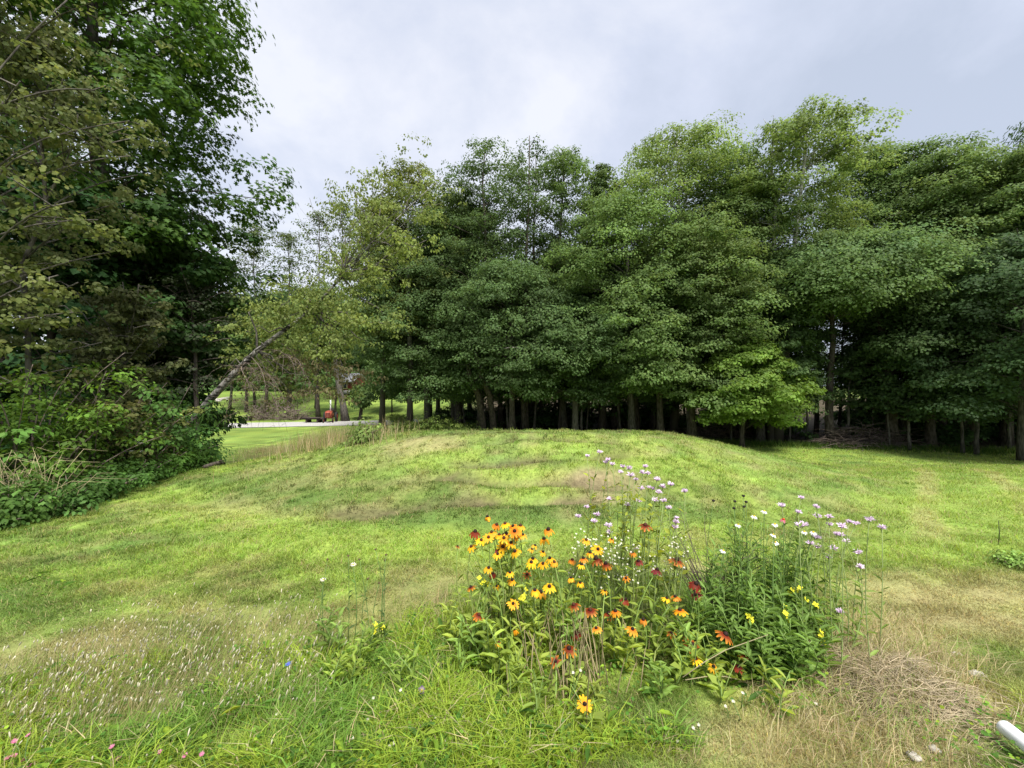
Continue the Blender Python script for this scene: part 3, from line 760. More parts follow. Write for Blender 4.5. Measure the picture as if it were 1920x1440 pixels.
    # brush heaps under the trees
    for (px0, px1, yb, hgt, l, nm) in ((1560, 1700, 836, 1.15, 'heap of bare brown brushwood at the wood edge below the bright gap', 900), (1300, 1480, 815, 1.1, 'long low brushwood bank under the dark trees right of the mound crest', 1000)):
        d = 20.9 if px0 > 1500 else 24.6; b = MB(); rg = np.random.default_rng(nm)
        xa, xb = (px0 - 960) / F * d, (px1 - 960) / F * d
        for q in range(420):
            u = rg.random(); x = xa + (xb - xa) * u; y = d + rg.normal(.5, .5); env = hgt * math.sin(math.pi * (.08 + .84 * u)) ** .6
            z = hz(x, y) + env * rg.random() ** 1.3 * math.exp(-((y - d - .5) / .9) ** 2)
            p = limb([x, y, z], rg.random() * 6.28, rg.normal(.1, .35), rg.normal(-.25, .35), rg.uniform(.4, 1.7), rg, 4)
            p[:, 2] = np.maximum(p[:, 2], height(p[:, 0], p[:, 1]) + .02)
            b.tube(p, np.linspace(rg.uniform(.008, .028), .005, len(p)), n=4)
        o = b.build('brush_pile', M_STICK, None, True, loc=((xa + xb) / 2, d, hz((xa + xb) / 2, d))); prop(o, l, 'brush pile', 'brush piles')

def bush(name, label, base, R, H, seed, col, leaf=.09, n=2600, lshape='diamond', group=None, bark=None, col2=None, flat=.7):
    rg = np.random.default_rng(seed)
    t = empty(name, base, label, 'bush', group); B = MB(); Cn = MB()
    k = 16; per = n // (k * 4)
    col = np.array(col); col2 = np.array(col2) if col2 is not None else col * 1.6
    for i in range(k):
        az = i * 2.4 + rg.normal(0, .3); e = math.radians(rg.uniform(25, 85))
        L = math.hypot(R * math.cos(e), H * math.sin(e)) * rg.uniform(.7, 1.05)
        p = limb([rg.normal(0, R * .12), rg.normal(0, R * .12), -.03], az, min(1.45, e + .25), e - .35, L, rg)
        B.tube(p, np.linspace(.016, .004, len(p)), n=4)
        for j in range(4):
            c = p[min(len(p) - 1, 2 + j + int(rg.random() * 2))] + rg.normal(0, .13 * R, 3)
            c[2] = max(c[2], .06)
            w = rg.random() ** 1.5
            pad_leaves(Cn, c, R * rg.uniform(.22, .42), max(6, int(per * rg.uniform(.6, 1.4))), flat, leaf, lshape, (col * (1 - w) + col2 * w) * rg.uniform(.8, 1.2), rg, unit(c * [1, 1, .3]))
    B.build('stems', bark or M_STICK, t, True); Cn.build('foliage', M_LEAF, t)
    return t

def build_left():
    def at(px, d): x = (px - 960) / F * d; return (x, d, hz(x, d))
    # big dark oak
    x, y, z = at(168, 9.6)
    make_tree('oak_tree', 'huge dark oak towering over the left side of the lawn', (x, y, z), 15.0, 3.05, 501, cb=.27, shape='round', col=(.048, .102, .022), col2=(.10, .18, .028), nlimb=40, npad=4, nleaf=80, leaf=.125, lshape='lobed', tr=.24, padr=.24, flat=.45, shell=140, nshell=270)
    x, y, z = at(20, 11.5)
    make_tree('maple_tree', 'dark maple behind the huge oak at the far left', (x, y, z), 15.5, 4.6, 502, cb=.15, shape='round', col=(.046, .098, .024), nlimb=44, npad=5, nleaf=64, leaf=.17, lshape='lobed', tr=.28, airy=.35)
    x, y, z = at(318, 11.2)
    make_tree('maple_tree', 'dense dark tree between the huge oak and the leaning birch', (x, y, z), 6.2, 2.0, 503, cb=.10, shape='column', col=(.040, .082, .022), col2=(.08, .115, .026), nlimb=46, npad=5, nleaf=90, leaf=.13, tr=.12)
    x, y, z = at(230, 10.4)
    make_tree('maple_tree', 'dense dark young tree under the huge oak', (x, y, z), 6.6, 2.0, 504, cb=.06, shape='column', col=(.042, .090, .025), nlimb=46, npad=5, nleaf=90, leaf=.13, tr=.12)
    x, y, z = at(90, 9.2)
    make_tree('maple_tree', 'dark leafy young maple behind the olive poplars', (x, y, z), 6.5, 2.2, 511, cb=.05, shape='column', col=(.042, .10, .03), nlimb=46, npad=5, nleaf=90, leaf=.14, tr=.12)
    # airy grey green conifer-like twig at (400,500)
    x, y, z = at(372, 10.0)
    make_tree('young_tree', 'wispy bare twigged young tree at the right of the dark thicket', (x, y, z), 5.0, 1.3, 505, cb=.45, shape='round', col=(.045, .06, .03), nlimb=30, npad=3, nleaf=26, leaf=.07, tr=.06, airy=.3)
    # olive poplars, close by
    OLV = dict(leaf=.052, lshape='round', bark=M_GREYBARK, flat=.55, padr=.24, up=.5, kink=.7)
    x, y, z = at(62, 5.7)
    make_tree('poplar_tree', 'nearest olive brown poplar with pale bare branches at the left edge', (x, y, z), 7.0, .9, 506, cb=.3, shape='column', col=(.125, .15, .055), col2=(.20, .23, .085), nlimb=36, npad=6, nleaf=48, tr=.026, **OLV)
    x, y, z = at(-95, 5.0)
    make_tree('poplar_tree', 'olive poplar half cut off by the left edge', (x, y, z), 7.6, 1.2, 507, cb=.2, shape='column', col=(.13, .16, .048), col2=(.21, .24, .07), nlimb=42, npad=5, nleaf=50, tr=.036, **OLV)
    x, y, z = at(215, 6.9)
    make_tree('poplar_tree', 'smaller brownish poplar in front of the huge oak', (x, y, z), 3.2, .65, 508, cb=.3, shape='column', col=(.12, .135, .055), col2=(.17, .19, .07), nlimb=34, npad=5, nleaf=64, tr=.03, **OLV)
    x, y, z = at(230, 6.5)
    bush('bush', 'rusty brown leaved bush in the middle of the thicket', (x, y, z), .6, 1.9, 509, (.125, .125, .05), .052, 3400, 'round', col2=(.15, .17, .05))
    # understory
    B = [('tall light green bush with broad leaves at the left edge', 45, 5.3, 1.0, 2.5, (0.094, 0.164, 0.027), .065), ('bright green bush below the poplar trunks', 130, 5.9, 1.0, 2.3, (0.098, 0.176, 0.027), .065),
         ('dark green bush under the rusty brown bush', 215, 6.6, .95, 2.0, (0.062, 0.125, 0.027), .072), ('dark bush at the foot of the young dark tree', 285, 7.6, 1.0, 2.0, (.06, .125, .03), .072),
         ('bush with a few white flower heads behind', 330, 8.5, .9, 1.2, (.065, .14, .034), .08), ('low green bush at the tip of the thicket', 352, 8.0, .55, .6, (0.07, 0.14, 0.027), .06),
         ('low leafy bush edging the lawn at the far left', 30, 4.55, .5, .5, (0.082, 0.156, 0.033), .055), ('low leafy bush edging the lawn second from the left', 110, 4.95, .5, .48, (0.07, 0.14, 0.033), .055),
         ('low leafy bush edging the lawn third from the left', 185, 5.5, .5, .5, (0.066, 0.133, 0.03), .055), ('low leafy bush edging the lawn fourth from the left', 250, 6.2, .55, .55, (0.07, 0.14, 0.03), .055),
         ('low leafy bush edging the lawn fifth from the left', 310, 7.0, .55, .62, (0.078, 0.156, 0.028), .06), ('dark undergrowth bush at the back of the thicket left', 60, 6.9, 1.2, 2.3, (.05, .12, .035), .13),
         ('dark undergrowth bush at the back of the thicket middle', 170, 7.9, 1.2, 2.1, (.05, .115, .03), .12), ('dark undergrowth bush at the back of the thicket right', 290, 9.2, 1.1, 1.7, (.05, .115, .03), .10),
         ('big leaved dark bush next to the leaning birch foot', 305, 9.9, 1.0, 1.5, (.05, .115, .032), .15), ('bush just outside the left edge of the lawn', -40, 5.0, .8, 1.3, (.09, .18, .036), .09)]
    for i, (l, px, d, R, H, c, lf) in enumerate(B):
        x, y, z = at(px, d); bush('bush', l, (x, y, z), R, H, 520 + i, c, lf, 3000 if R > .7 else 2000, 'diamond', 'bushes of the thicket on the left')
    # tall dry stalks in the thicket
    b = MB(); rg = np.random.default_rng(60); x0, y0, z0 = at(35, 4.75)
    for q in range(70):
        x = x0 + rg.normal(0, .25); y = y0 + rg.normal(0, .12); h = rg.uniform(.35, .85); z = hz(x, y)
        dx, dy = rg.normal(0, .2, 2)
        b.tube([[x, y, z], [x + dx * .3, y + dy * .3, z + h * .6], [x + dx, y + dy, z + h], [x + dx * 1.9, y + dy * 1.7, z + h * .93]], [.003, .003, .0022, .001], C_STRAW * rg.uniform(.5, .9), 4, False)
    o = b.build('dry_reed', M_STALK, None, loc=(x0, y0, z0)); prop(o, 'clump of dry tan stalks in front of the left bushes', 'dry plant')
    # white umbels
    k0 = None
    for (px, py) in ((262, 827), (266, 831), (246, 829), (245, 846), (256, 847)):
        p = P(px, py, 6.3); g = hz(p[0], p[1])
        t = empty('white_umbel', (p[0], p[1], g), 'white flat flower umbel among the dark bushes of the thicket', 'flower', 'white umbels in the thicket')
        b = MB(); h = p[2] - g; b.tube([[0, 0, 0], [.02, 0, h * .6], [0, 0, h]], [.004, .003, .002], (.08, .14, .03), 4); b.build('stem', M_STALK, t)
        b = MB(); rg = np.random.default_rng(px)
        n = 60; a = rg.random(n) * 6.28; r = .065 * rg.random(n) ** .5
        leaves(b, np.stack([np.cos(a) * r, np.sin(a) * r, h + .012 * rg.random(n)], 1), unit(np.array([0, 0, 1]) + .3 * rg.normal(size=(n, 3))), rg.normal(size=(n, 3)), .016, 'round', np.tile([.8, .8, .74], (n, 1)))
        b.build('umbel', M_PETAL, t)
    # leaning birch
    rg = np.random.default_rng(70)
    d0 = 9.4
    tr = [P(330, 838, d0), P(350, 802, d0), P(398, 745, d0 - .1), P(440, 700, d0 - .2), P(482, 658, d0 - .2), P(535, 618, d0 - .1), P(590, 575, d0), P(640, 520, d0 + .2), P(700, 452, d0 + .4), P(760, 395, d0 + .6), P(830, 330, d0 + .9)]
    base = np.array([tr[0][0] - .1, tr[0][1], hz(tr[0][0] - .1, tr[0][1])]); tr = [base + [0, 0, -.1]] + tr
    t = empty('birch_tree', base, 'grey banded birch leaning steeply to the right out of the thicket', 'tree')
    T = MB(); B = MB(); C = MB(); D = MB()
    T.tube(np.array(tr) - base, [.10, .09, .084, .08, .074, .06, .048, .034, .026, .02, .014, .007], n=10)
    tra = np.array(tr)
    def sub(p0, p1, r0, r1=.006, wob=.08):
        n = 7; u = np.linspace(0, 1, n)[:, None]; p = p0 + (p1 - p0) * u + rg.normal(0, wob, (n, 3)) * np.sin(u * math.pi)
        B.tube(p - base, np.linspace(r0, r1, n), n=5); return p
    ends = []
    A1 = tra[5]; A2 = tra[7]; A3 = tra[8]
    for (p0, px, py, d, r) in ((A1, 470, 560, 9.2, .03), (A1, 420, 690, 9.0, .02), (A1, 560, 690, 8.8, .02), (A2, 690, 640, 9.2, .035), (A2, 620, 640, 9.0, .03), (A2, 560, 530, 9.6, .025), (A3, 720, 590, 9.6, .03), (A3, 800, 450, 9.8, .03),
                               (A3, 700, 400, 10.3, .03), (A3, 640, 400, 10.0, .02), (tra[9], 780, 470, 9.6, .02), (tra[9], 720, 330, 10.4, .02), (tra[10], 790, 300, 10.8, .015), (tra[10], 830, 380, 10.6, .015), (tra[9], 660, 350, 10.2, .02),
                               (A3, 740, 520, 9.4, .02), (A2, 520, 600, 9.3, .02), (A1, 600, 720, 9.0, .02), (A1, 500, 640, 8.8, .018), (tra[6], 460, 620, 9.0, .018), (tra[6], 540, 560, 8.9, .015), (A2, 650, 700, 9.0, .018), (A2, 730, 610, 9.0, .018), (A1, 520, 745, 9.3, .012), (A1, 565, 760, 9.5, .012), (A2, 615, 745, 9.4, .014), (A2, 580, 660, 9.2, .014), (A2, 670, 735, 9.5, .014)):
        ends.append(sub(p0, P(px, py, d), r))
    olive = np.array([.145, .185, .055]); oliv2 = np.array([.21, .26, .07]); brn = np.array([.14, .125, .06])
    for p in ends:
        for q in range(9):
            c = p[rg.integers(2, 7)] + rg.normal(0, .30, 3) * [1, 1, .9]
            qx = 960 + c[0] / c[1] * F; qy = 720 - (c[2] - CZ) / c[1] * F
            if qx < 575 and qy > 585: c = c + np.array([-.05, 1.1, .1]); c[0] *= c[1] / (c[1] - 1.1)
            if qx < 430 and qy > 640: continue
            w = rg.random() ** 1.4; cc = olive * (1 - w) + oliv2 * w
            if c[2] < 2.2 and rg.random() < .4: cc = brn
            pad_leaves(C, c - base, rg.uniform(.28, .52), int(rg.uniform(40, 80)), .75, .075, 'diamond', cc, rg, np.array([0, 0, 0.]), droop=.8, up=.5)
    for p0 in (tra[6], tra[7], tra[8], tra[9], (tra[7] + tra[8]) / 2, (tra[6] + tra[7]) / 2, (tra[8] + tra[9]) / 2):
        for q in range(4):
            pad_leaves(C, p0 - base + rg.normal(0, .22, 3) + [0, -.3, 0], rg.uniform(.28, .42), 60, .75, .07, 'diamond', olive * rg.uniform(.85, 1.3), rg, np.array([0, 0, 0.]), droop=.8, up=.5)
    # fan of bare stems around the kink and dead hanging twigs
    for q in range(16):
        sub(A3 + rg.normal(0, .05, 3), P(720 + rg.normal(0, 50), 420 + rg.normal(0, 40), 10 + rg.normal(0, .3)), .014, .004)
    arcs = []
    for q in ([(482, 658, 9.2), (520, 655, 9.0), (560, 680, 8.9), (592, 735, 8.8)], [(440, 700, 9.2), (470, 688, 9.0), (505, 702, 8.9), (530, 745, 8.85)], [(460, 680, 9.2), (450, 690, 8.8), (470, 725, 8.7), (462, 770, 8.7)], [(510, 637, 9.2), (540, 650, 9.4), (575, 700, 9.4), (570, 750, 9.3)], [(470, 668, 9.2), (490, 690, 8.7), (500, 730, 8.6), (495, 780, 8.6)]):
        w = np.array([P(*k) for k in q]); u = np.linspace(0, 3, 10); pp = np.stack([np.interp(u, np.arange(4), w[:, j]) for j in range(3)], 1); pp[1:-1] = (pp[:-2] + 2 * pp[1:-1] + pp[2:]) / 4
        D.tube(pp - base, np.linspace(.010, .004, 10), n=5); arcs.append(pp)
    for q in range(120):
        pp = arcs[q % 5]; s0 = pp[rg.integers(2, 10)]; L = rg.uniform(.2, .6) if q % 3 else rg.uniform(.7, 1.35)
        tw = limb(s0, rg.random() * 6.28, rg.uniform(-.6, .4), -1.35, L, rg, 5); D.tube(tw - base, np.linspace(.0055, .0018, 6), n=3)
        for k in range(3):
            t2 = limb(tw[rg.integers(1, 5)], rg.random() * 6.28, .1, -.9, rg.uniform(.06, .25), rg, 3); D.tube(t2 - base, np.linspace(.003, .0012, 4), n=3)
        if q % 2: pad_leaves(C, tw[2] - base, .14, 7, .8, .06, 'diamond', brn if q % 4 else olive, rg, np.array([0, 0, 0.]), droop=1., up=.4)
    # ivy-like leaf tuft low on the trunk
    pad_leaves(C, P(392, 782, d0 - .3) - base, .22, 60, .8, .13, 'lance', np.array([.07, .14, .03]), rg, np.array([0, 0, 0.]), droop=1.2, up=.3)
    T.build('trunk', M_BIRCH, t, True); B.build('branches', M_GREYBARK, t, True); C.build('crown', M_LEAF, t); D.build('dead_twigs', M_STICK, t, True)
    # fallen log on the mound's left foot
    b = MB(); p0 = P(383, 885, 7.4); p1 = P(420, 869, 8.0)
    p0[2] = hz(p0[0], p0[1]) + .05; p1[2] = hz(p1[0], p1[1]) + .05
    m1 = (p0 * .6 + p1 * .4); m2 = p0 * .25 + p1 * .75; m1[2] = hz(m1[0], m1[1]) + .06; m2[2] = hz(m2[0], m2[1]) + .07
    b.tube([p0, m1, m2, p1], [.035, .04, .04, .03], n=7); b.tube([m2, m2 + [.05, -.05, .05], m2 + [.12, -.06, .07]], [.018, .014, .006], n=5)
    o = b.build('fallen_branch', M_BARK, None, True, loc=p0); prop(o, 'short dark fallen branch lying where the mound meets the thicket', 'branch')

def build_far():
    r2 = random.Random(11)
    # airy poplars against the sky
    for i, (px, top, d, R, l) in enumerate(((478, 402, 46, 3.0, 'leftmost airy poplar against the sky beyond the road'), (540, 415, 47, 2.8, 'airy poplar second from the left against the sky'), (592, 366, 46, 2.7, 'tallest airy poplar of the row beyond the leaning birch'),
                                           (640, 352, 47, 2.5, 'narrow pointed airy poplar next to the tallest one'), (430, 470, 45, 2.4, 'short airy poplar beside the dark thicket'))):
        tree_px('poplar_tree', l, px, d, top, R, 600 + i, cb=.36, shape='column', col=(.09, .13, .045), col2=(.13, .17, .05), nlimb=44, npad=5, nleaf=26, leaf=.19, airy=.25, tr=.12, bark=M_GREYBARK, group='airy poplars beyond the mound')
    # light olive tree at the left shoulder of the wood
    tree_px('birch_tree', 'airy olive green birch at the left shoulder of the wood', 768, 27, 283, 3.0, 610, cb=.35, col=(.115, .15, .04), col2=OL, airy=.3, nlimb=30, npad=3, nleaf=46, leaf=.14, bark=M_PALEBARK, shell=90)
    tree_px('birch_tree', 'olive birch below the airy one at the left shoulder of the wood', 716, 28, 345, 2.6, 611, cb=.4, col=(.12, .16, .036), col2=OL, airy=.15, nlimb=30, npad=3, nleaf=48, leaf=.14, bark=M_PALEBARK, shell=90)
    # trees standing on the lawn beyond the road
    for i, (px, d, top, R, cb, tr, lean, l) in enumerate(((597, 40, 560, 3.0, .55, .2, (0, 0), 'small tree with a dark straight trunk on the lawn beyond the road'), (648, 38, 540, 3.0, .62, .32, (-2.0, 0), 'grey trunked tree leaning left on the lawn beyond the road'),
                                               (675, 39, 727, 1.0, .5, .2, (.3, 0), 'stubby orchard tree with a forked trunk in front of the red shed'), (628, 41, 600, 2.0, .6, .11, (0, 0), 'thin trunked tree beside the red tractor'),
                                               (715, 42, 640, 2.4, .5, .2, (0, 0), 'tree with a split trunk right of the orchard tree'), (735, 44, 700, 2.2, .4, .08, (0, 0), 'slim young tree on the far lawn near the wood'),
                                               (462, 44, 620, 2.6, .4, .14, (0, 0), 'leafy tree on the far lawn behind the leaning trunk'), (500, 43, 600, 3.0, .36, .2, (0, 0), 'dark trunked tree behind the hanging dead twigs'),
                                               (545, 46, 600, 3.0, .34, .2, (0, 0), 'leafy tree above the brushy bank beyond the road'))):
        tree_px('lawn_tree', l, px, d, top, R, 620 + i, cb=cb, col=(.105, .17, .05), col2=(.15, .22, .06), nlimb=34, npad=4, nleaf=44, leaf=.2, tr=tr, lean=lean, bark=M_GREYBARK if px in (648, 673, 715) else M_BARK, group='trees on the lawn beyond the road')
    # wooded hillside in the distance
    hp = []
    for i in range(3):
        hp.append(make_tree('hillside_tree', 'x', (0, 0, 0), 18, 4.8, 640 + i, cb=.08, col=(.08, .145, .045), col2=(.125, .20, .055), nlimb=30, npad=3, nleaf=30, shell=80, nshell=90, leaf=.34, tr=.18, bark=M_GREYBARK, padr=.3))
    k = 0
    for row, (d, n) in enumerate(((64, 13), (72, 14), (82, 14), (96, 14))):
        for j in range(n):
            px = 270 + j * (560 / (n - 1)) + r2.uniform(-14, 14); dd = d + r2.uniform(-2.5, 2.5); x = (px - 960) / F * dd
            if row == 0 and 590 < px < 740: continue
            o = hp[k] if k < 3 else copy_tree(hp[k % 3]); k += 1
            o.location = (x, dd, hz(x, dd)); s = r2.uniform(.8, 1.12); o.scale = (s * r2.uniform(.9, 1.2), s, s * r2.uniform(.85, 1.08)); o.rotation_euler = (0, 0, r2.uniform(0, 6.28))
            prop(o, 'hazy green tree on the wooded hillside beyond the far lawn', 'tree', 'trees on the distant wooded hillside')
    hb = None
    for j in range(20):
        px = 300 + j * 25 + r2.uniform(-9, 9); dd = 60 + r2.uniform(-2, 4); x = (px - 960) / F * dd
        if 610 < px < 725: dd = 66
        if hb is None: hb = bush('hillside_bush', 'light green bush along the foot of the wooded hillside', (0, 0, 0), 1.9, 2.2, 655, (.085, .15, .045), .26, 2000, 'broad', 'bushes at the foot of the hillside'); o = hb
        else: o = copy_tree(hb)
        x = (px - 960) / F * dd; z = r2.uniform(.8, 1.5); o.location = (x, dd, hz(x, dd)); o.scale = (z * 1.2, z, z); o.rotation_euler = (0, 0, r2.uniform(0, 6.28))
    for j in range(16):      # far belt behind the wood
        px = 880 + j * 78 + r2.uniform(-20, 20); dd = 86 + r2.uniform(-5, 5); x = (px - 960) / F * dd
        o = copy_tree(hp[j % 3]); o.location = (x, dd, hz(x, dd)); s = r2.uniform(.5, .7); o.scale = (s * 1.4, s, s); o.rotation_euler = (0, 0, r2.uniform(0, 6.28))
        prop(o, 'far tree glimpsed through the gaps of the wood', 'tree', 'far trees behind the wood')
    # hedge bushes at the wood's left foot
    for i, (px, d, l) in enumerate(((755, 25.4, 'leftmost light green bush of the hedge by the road end'), (792, 25.0, 'second light green bush of the hedge by the road end'), (828, 24.6, 'third light green bush of the hedge by the road end'), (862, 24.4, 'bush of the hedge under the leaning trunks'), (745, 33, 'low bush between the hedge and the road'))):
        x = (px - 960) / F * d; bush('hedge_bush', l, (x, d, hz(x, d)), 1.15, 1.35, 660 + i, (.19, .27, .07), .11, 2200, group='hedge bushes at the road end', col2=(.19, .24, .06))
    # weeds in the dip
    for i, (px, py, l, R, H, c) in enumerate(((640, 822, 'tall narrow green weeds standing in the dip', .4, .85, (.08, .15, .035)), (684, 826, 'round seedy weed clump right of the tall weeds in the dip', .36, .42, (.16, .23, .06)), (667, 820, 'slender weed between the two clumps in the dip', .25, .8, (.09, .15, .04)))):
        x, d = ghit(px, py); bush('weed_plant', l, (x, d, hz(x, d)), R, H, 680 + i, c, .07, 900, 'lance' if i != 1 else 'diamond', bark=M_STICK)
    x, d = ghit(1895, 1060)
    bush('weed_plant', 'dark weed tuft left unmown on the right lawn', (x, d, hz(x, d)), .2, .09, 690, (.19, .29, .07), .03, 700)
    x, d = ghit(1872, 1022); b = MB(); z = hz(x, d)
    b.tube([[x, d, z], [x + .01, d, z + .12], [x, d, z + .24]], [.0035, .004, .0025], (.05, .06, .025), 5); o = b.build('dock_stalk', M_STALK, None, loc=(x, d, z)); prop(o, 'single dark upright stalk on the right lawn', 'weed')
    # red shed
    d = 56; x = (660 - 960) / F * d; g = hz(x, d); W, Dp, Hh = 2.6, 2.4, 1.3
    s = empty('red_shed', (x, d, g), 'small red shed with a grey pitched roof on the far lawn', 'shed'); s.rotation_euler = (0, 0, -.35)
    RED = plain_mat('red_boards', (.20, .035, .032), .7, .15, 3); RF = plain_mat('roof_metal', (.26, .26, .27), .5, .15, 2); TRM = plain_mat('cream_trim', (.62, .55, .38), .7); DKG = plain_mat('dark_pane', (.03, .035, .04), .2, .1); STN = plain_mat('stone_base', (.3, .29, .27), .9, .4, 4)
    b = MB(); b.box((0, 0, .25), (W + .1, Dp + .1, .5), rz=0); b.build('foundation', STN, s)
    b = MB(); b.box((0, 0, .5 + Hh / 2), (W, Dp, Hh))
    b.add([[-W / 2, -Dp / 2, .5 + Hh], [W / 2, -Dp / 2, .5 + Hh], [W / 2, Dp / 2, .5 + Hh], [-W / 2, Dp / 2, .5 + Hh], [W / 2, 0, 1.5 + Hh], [-W / 2, 0, 1.5 + Hh]], [np.array([[1, 2, 4]]), np.array([[3, 0, 5]])])
    for q in range(14):
        b.box((-W / 2 + .16 + q * W / 14, -Dp / 2 - .012, .5 + Hh / 2), (.05, .02, Hh))
    b.build('wall', RED, s)
    b = MB(); e = .3
    for sg in (-1, 1):
        v = []
        for xx in (-W / 2 - e, W / 2 + e):
            for (yy, zz) in ((sg * (Dp / 2 + e), .5 + Hh - .2), (0, 1.53 + Hh)):
                v += [[xx, yy, zz], [xx, yy, zz + .08]]
        b.add(v, np.array([[0, 2, 3, 1], [4, 5, 7, 6], [0, 4, 6, 2], [1, 3, 7, 5], [0, 1, 5, 4], [2, 6, 7, 3]]))
    b.build('roof', RF, s)
    w = MB(); w.box((-.1, -Dp / 2 - .02, 1.15), (.8, .06, .95)); wo = w.build('window', TRM, s)
    w = MB(); w.box((-.1, -Dp / 2 - .045, 1.15), (.56, .04, .7)); w.build('pane', DKG, wo)
    # red tractor
    d = 36.5; x = (617 - 960) / F * d; g = hz(x, d)
    tR = plain_mat('tractor_red', (.34, .075, .045), .6, .25, 5); tK = plain_mat('tyre_rubber', (.02, .02, .02), .9); tW = plain_mat('white_paint', (.72, .72, .70), .5, .1); tG = plain_mat('grille_metal', (.2, .06, .04), .5)
    s = empty('red_tractor', (x, d, g), 'old red tractor with a tall white exhaust stack parked beyond the road', 'tractor'); s.rotation_euler = (0, 0, .25); s.scale = (.8, .8, .85)
    b = MB(); b.box((0, 0, .95), (.55, 1.5, .62)); b.box((0, .0, 1.29), (.45, 1.4, .07)); b.box((0, .9, .7), (.5, 1.0, .5)); b.build('body', tR, s)
    b = MB()
    for q in range(5): b.box((0, -.77, .74 + q * .1), (.46, .04, .05))
    b.build('grille', tG, s)
    b = MB(); b.tube([[.2, -.2, 1.3], [.2, -.2, 2.5]], [.07, .065], n=10); b.build('exhaust_stack', tW, s)
    b = MB(); b.box((0, 1.25, 1.05), (.5, .45, .08)); b.box((0, 1.45, 1.3), (.5, .08, .45)); b.build('seat', tK, s)
    for (wx, wy, r, tw) in ((-.5, -.55, .3, .16), (.5, -.55, .3, .16), (-.62, 1.0, .58, .28), (.62, 1.0, .58, .28)):
        b = MB(); a = np.linspace(0, 2 * math.pi, 17); ring = np.stack([a * 0, np.cos(a), np.sin(a)], 1)
        b.tube(ring * (r * .78) + [wx, wy, r], r * .22, n=8, cap=False); wl = b.build('wheel', tK, s, True)
        b = MB(); b.tube([[wx - tw / 3, wy, r], [wx + tw / 3, wy, r]], [r * .62] * 2, n=14); b.build('rim', tR, wl)
    # dark flat deck beside it
    b = MB(); g2 = hz(x - 1.3, d); b.box((x - 1.4, d + .1, g2 + .42), (1.7, 1.2, .1)); b.box((x - 1.4, d - .5, g2 + .52), (1.7, .06, .12)); b.box((x - 1.9, d, g2 + .2), (.1, .9, .4)); b.box((x - .9, d, g2 + .2), (.1, .9, .4))
    o = b.build('flat_trailer', plain_mat('trailer_wood', (.06, .045, .04), .8), None, loc=(x - 1.4, d, g2)); prop(o, 'low dark flat trailer left of the red tractor', 'trailer')
    # pale log and stone pile on the far lawn
    d = 50; x0 = (366 - 960) / F * d
    rg = np.random.default_rng(90); b = MB()
    for q in range(46):
        x = x0 + rg.normal(0, 1.7); y = d + rg.normal(0, .6); z = hz(x, y) + .1 + .35 * rg.random() * math.exp(-((x - x0) / 1.8) ** 2)
        if q % 2: b.tube(limb([x, y, z], rg.random() * 6.28, .25, 0, rg.uniform(.6, 1.7), rg, 3), np.linspace(.1, .06, 4), n=6)
        else: b.blob((x, y, z), rg.uniform(.12, .34, 3), (.5, .5, .5), rg)
    o = b.build('log_pile', M_BLEACH, None, loc=(x0, d, hz(x0, d))); prop(o, 'pale heap of cut logs and stones at the foot of the hillside', 'log pile')
    b = MB(); x = (392 - 960) / F * 49.5; z = hz(x, 49.5); b.blob((x, 49.5, z + .45), (.5, .4, .5), (.5, .5, .5), rg, 12, 8, .15); o = b.build('dark_boulder', plain_mat('dark_stone', (.07, .075, .08), .7, .4), None, True, loc=(x, 49.5, z)); prop(o, 'dark rounded boulder at the right end of the log heap', 'rock')
    YM = plain_mat('yellow_paint', (.62, .40, .05), .6)
    for (px, py, d, h, l) in ((344, 748, 40, .6, 'yellow marker post on the far lawn behind the thicket'), (322, 772, 30, .75, 'yellow stake at the edge of the thicket leaves')):
        x = (px - 960) / F * d; z = hz(x, d); top = CZ - (py - 730) / F * d
        b = MB(); b.tube([[x, d, z - .05], [x, d, top]], [.05, .05], n=8); b.box((x, d - .06, top - .15), (.42 if d > 35 else .12, .05, .34)); o = b.build('marker_post', YM, None, loc=(x, d, z)); prop(o, l, 'post')
    # brushy bank beyond the road
    d = 39.5; b = MB(); xa, xb = (470 - 960) / F * d, (570 - 960) / F * d
    for q in range(420):
        u = rg.random(); x = xa + (xb - xa) * u; y = d + rg.normal(0, .6); z = hz(x, y) + 1.7 * rg.random() ** 1.5 * math.sin(math.pi * min(1, .1 + .85 * u)); p = limb([x, y, z], rg.random() * 6.28, rg.normal(.3, .5), rg.normal(0, .5), rg.uniform(.6, 1.9), rg, 4)
        p[:, 2] = np.maximum(p[:, 2], height(p[:, 0], p[:, 1]) + .03); b.tube(p, np.linspace(.03, .01, len(p)), n=4)
    o = b.build('brush_pile', M_STICK, None, True, loc=((xa + xb) / 2, d, hz((xa + xb) / 2, d))); prop(o, 'tangled brown brush heap beyond the road behind the hanging twigs', 'brush pile', 'brush piles')

# ------------------------------------------------------------------ flowers
def stem_path(base, head, rg, n=6, bow=.04):
    u = np.linspace(0, 1, n)[:, None]
    b = rg.normal(0, bow, 3) * [1, 1, 0]
    return base + (head - base) * u + np.sin(u * math.pi) * b + (1 - u) * u * (base - head) * [.5, .5, 0]

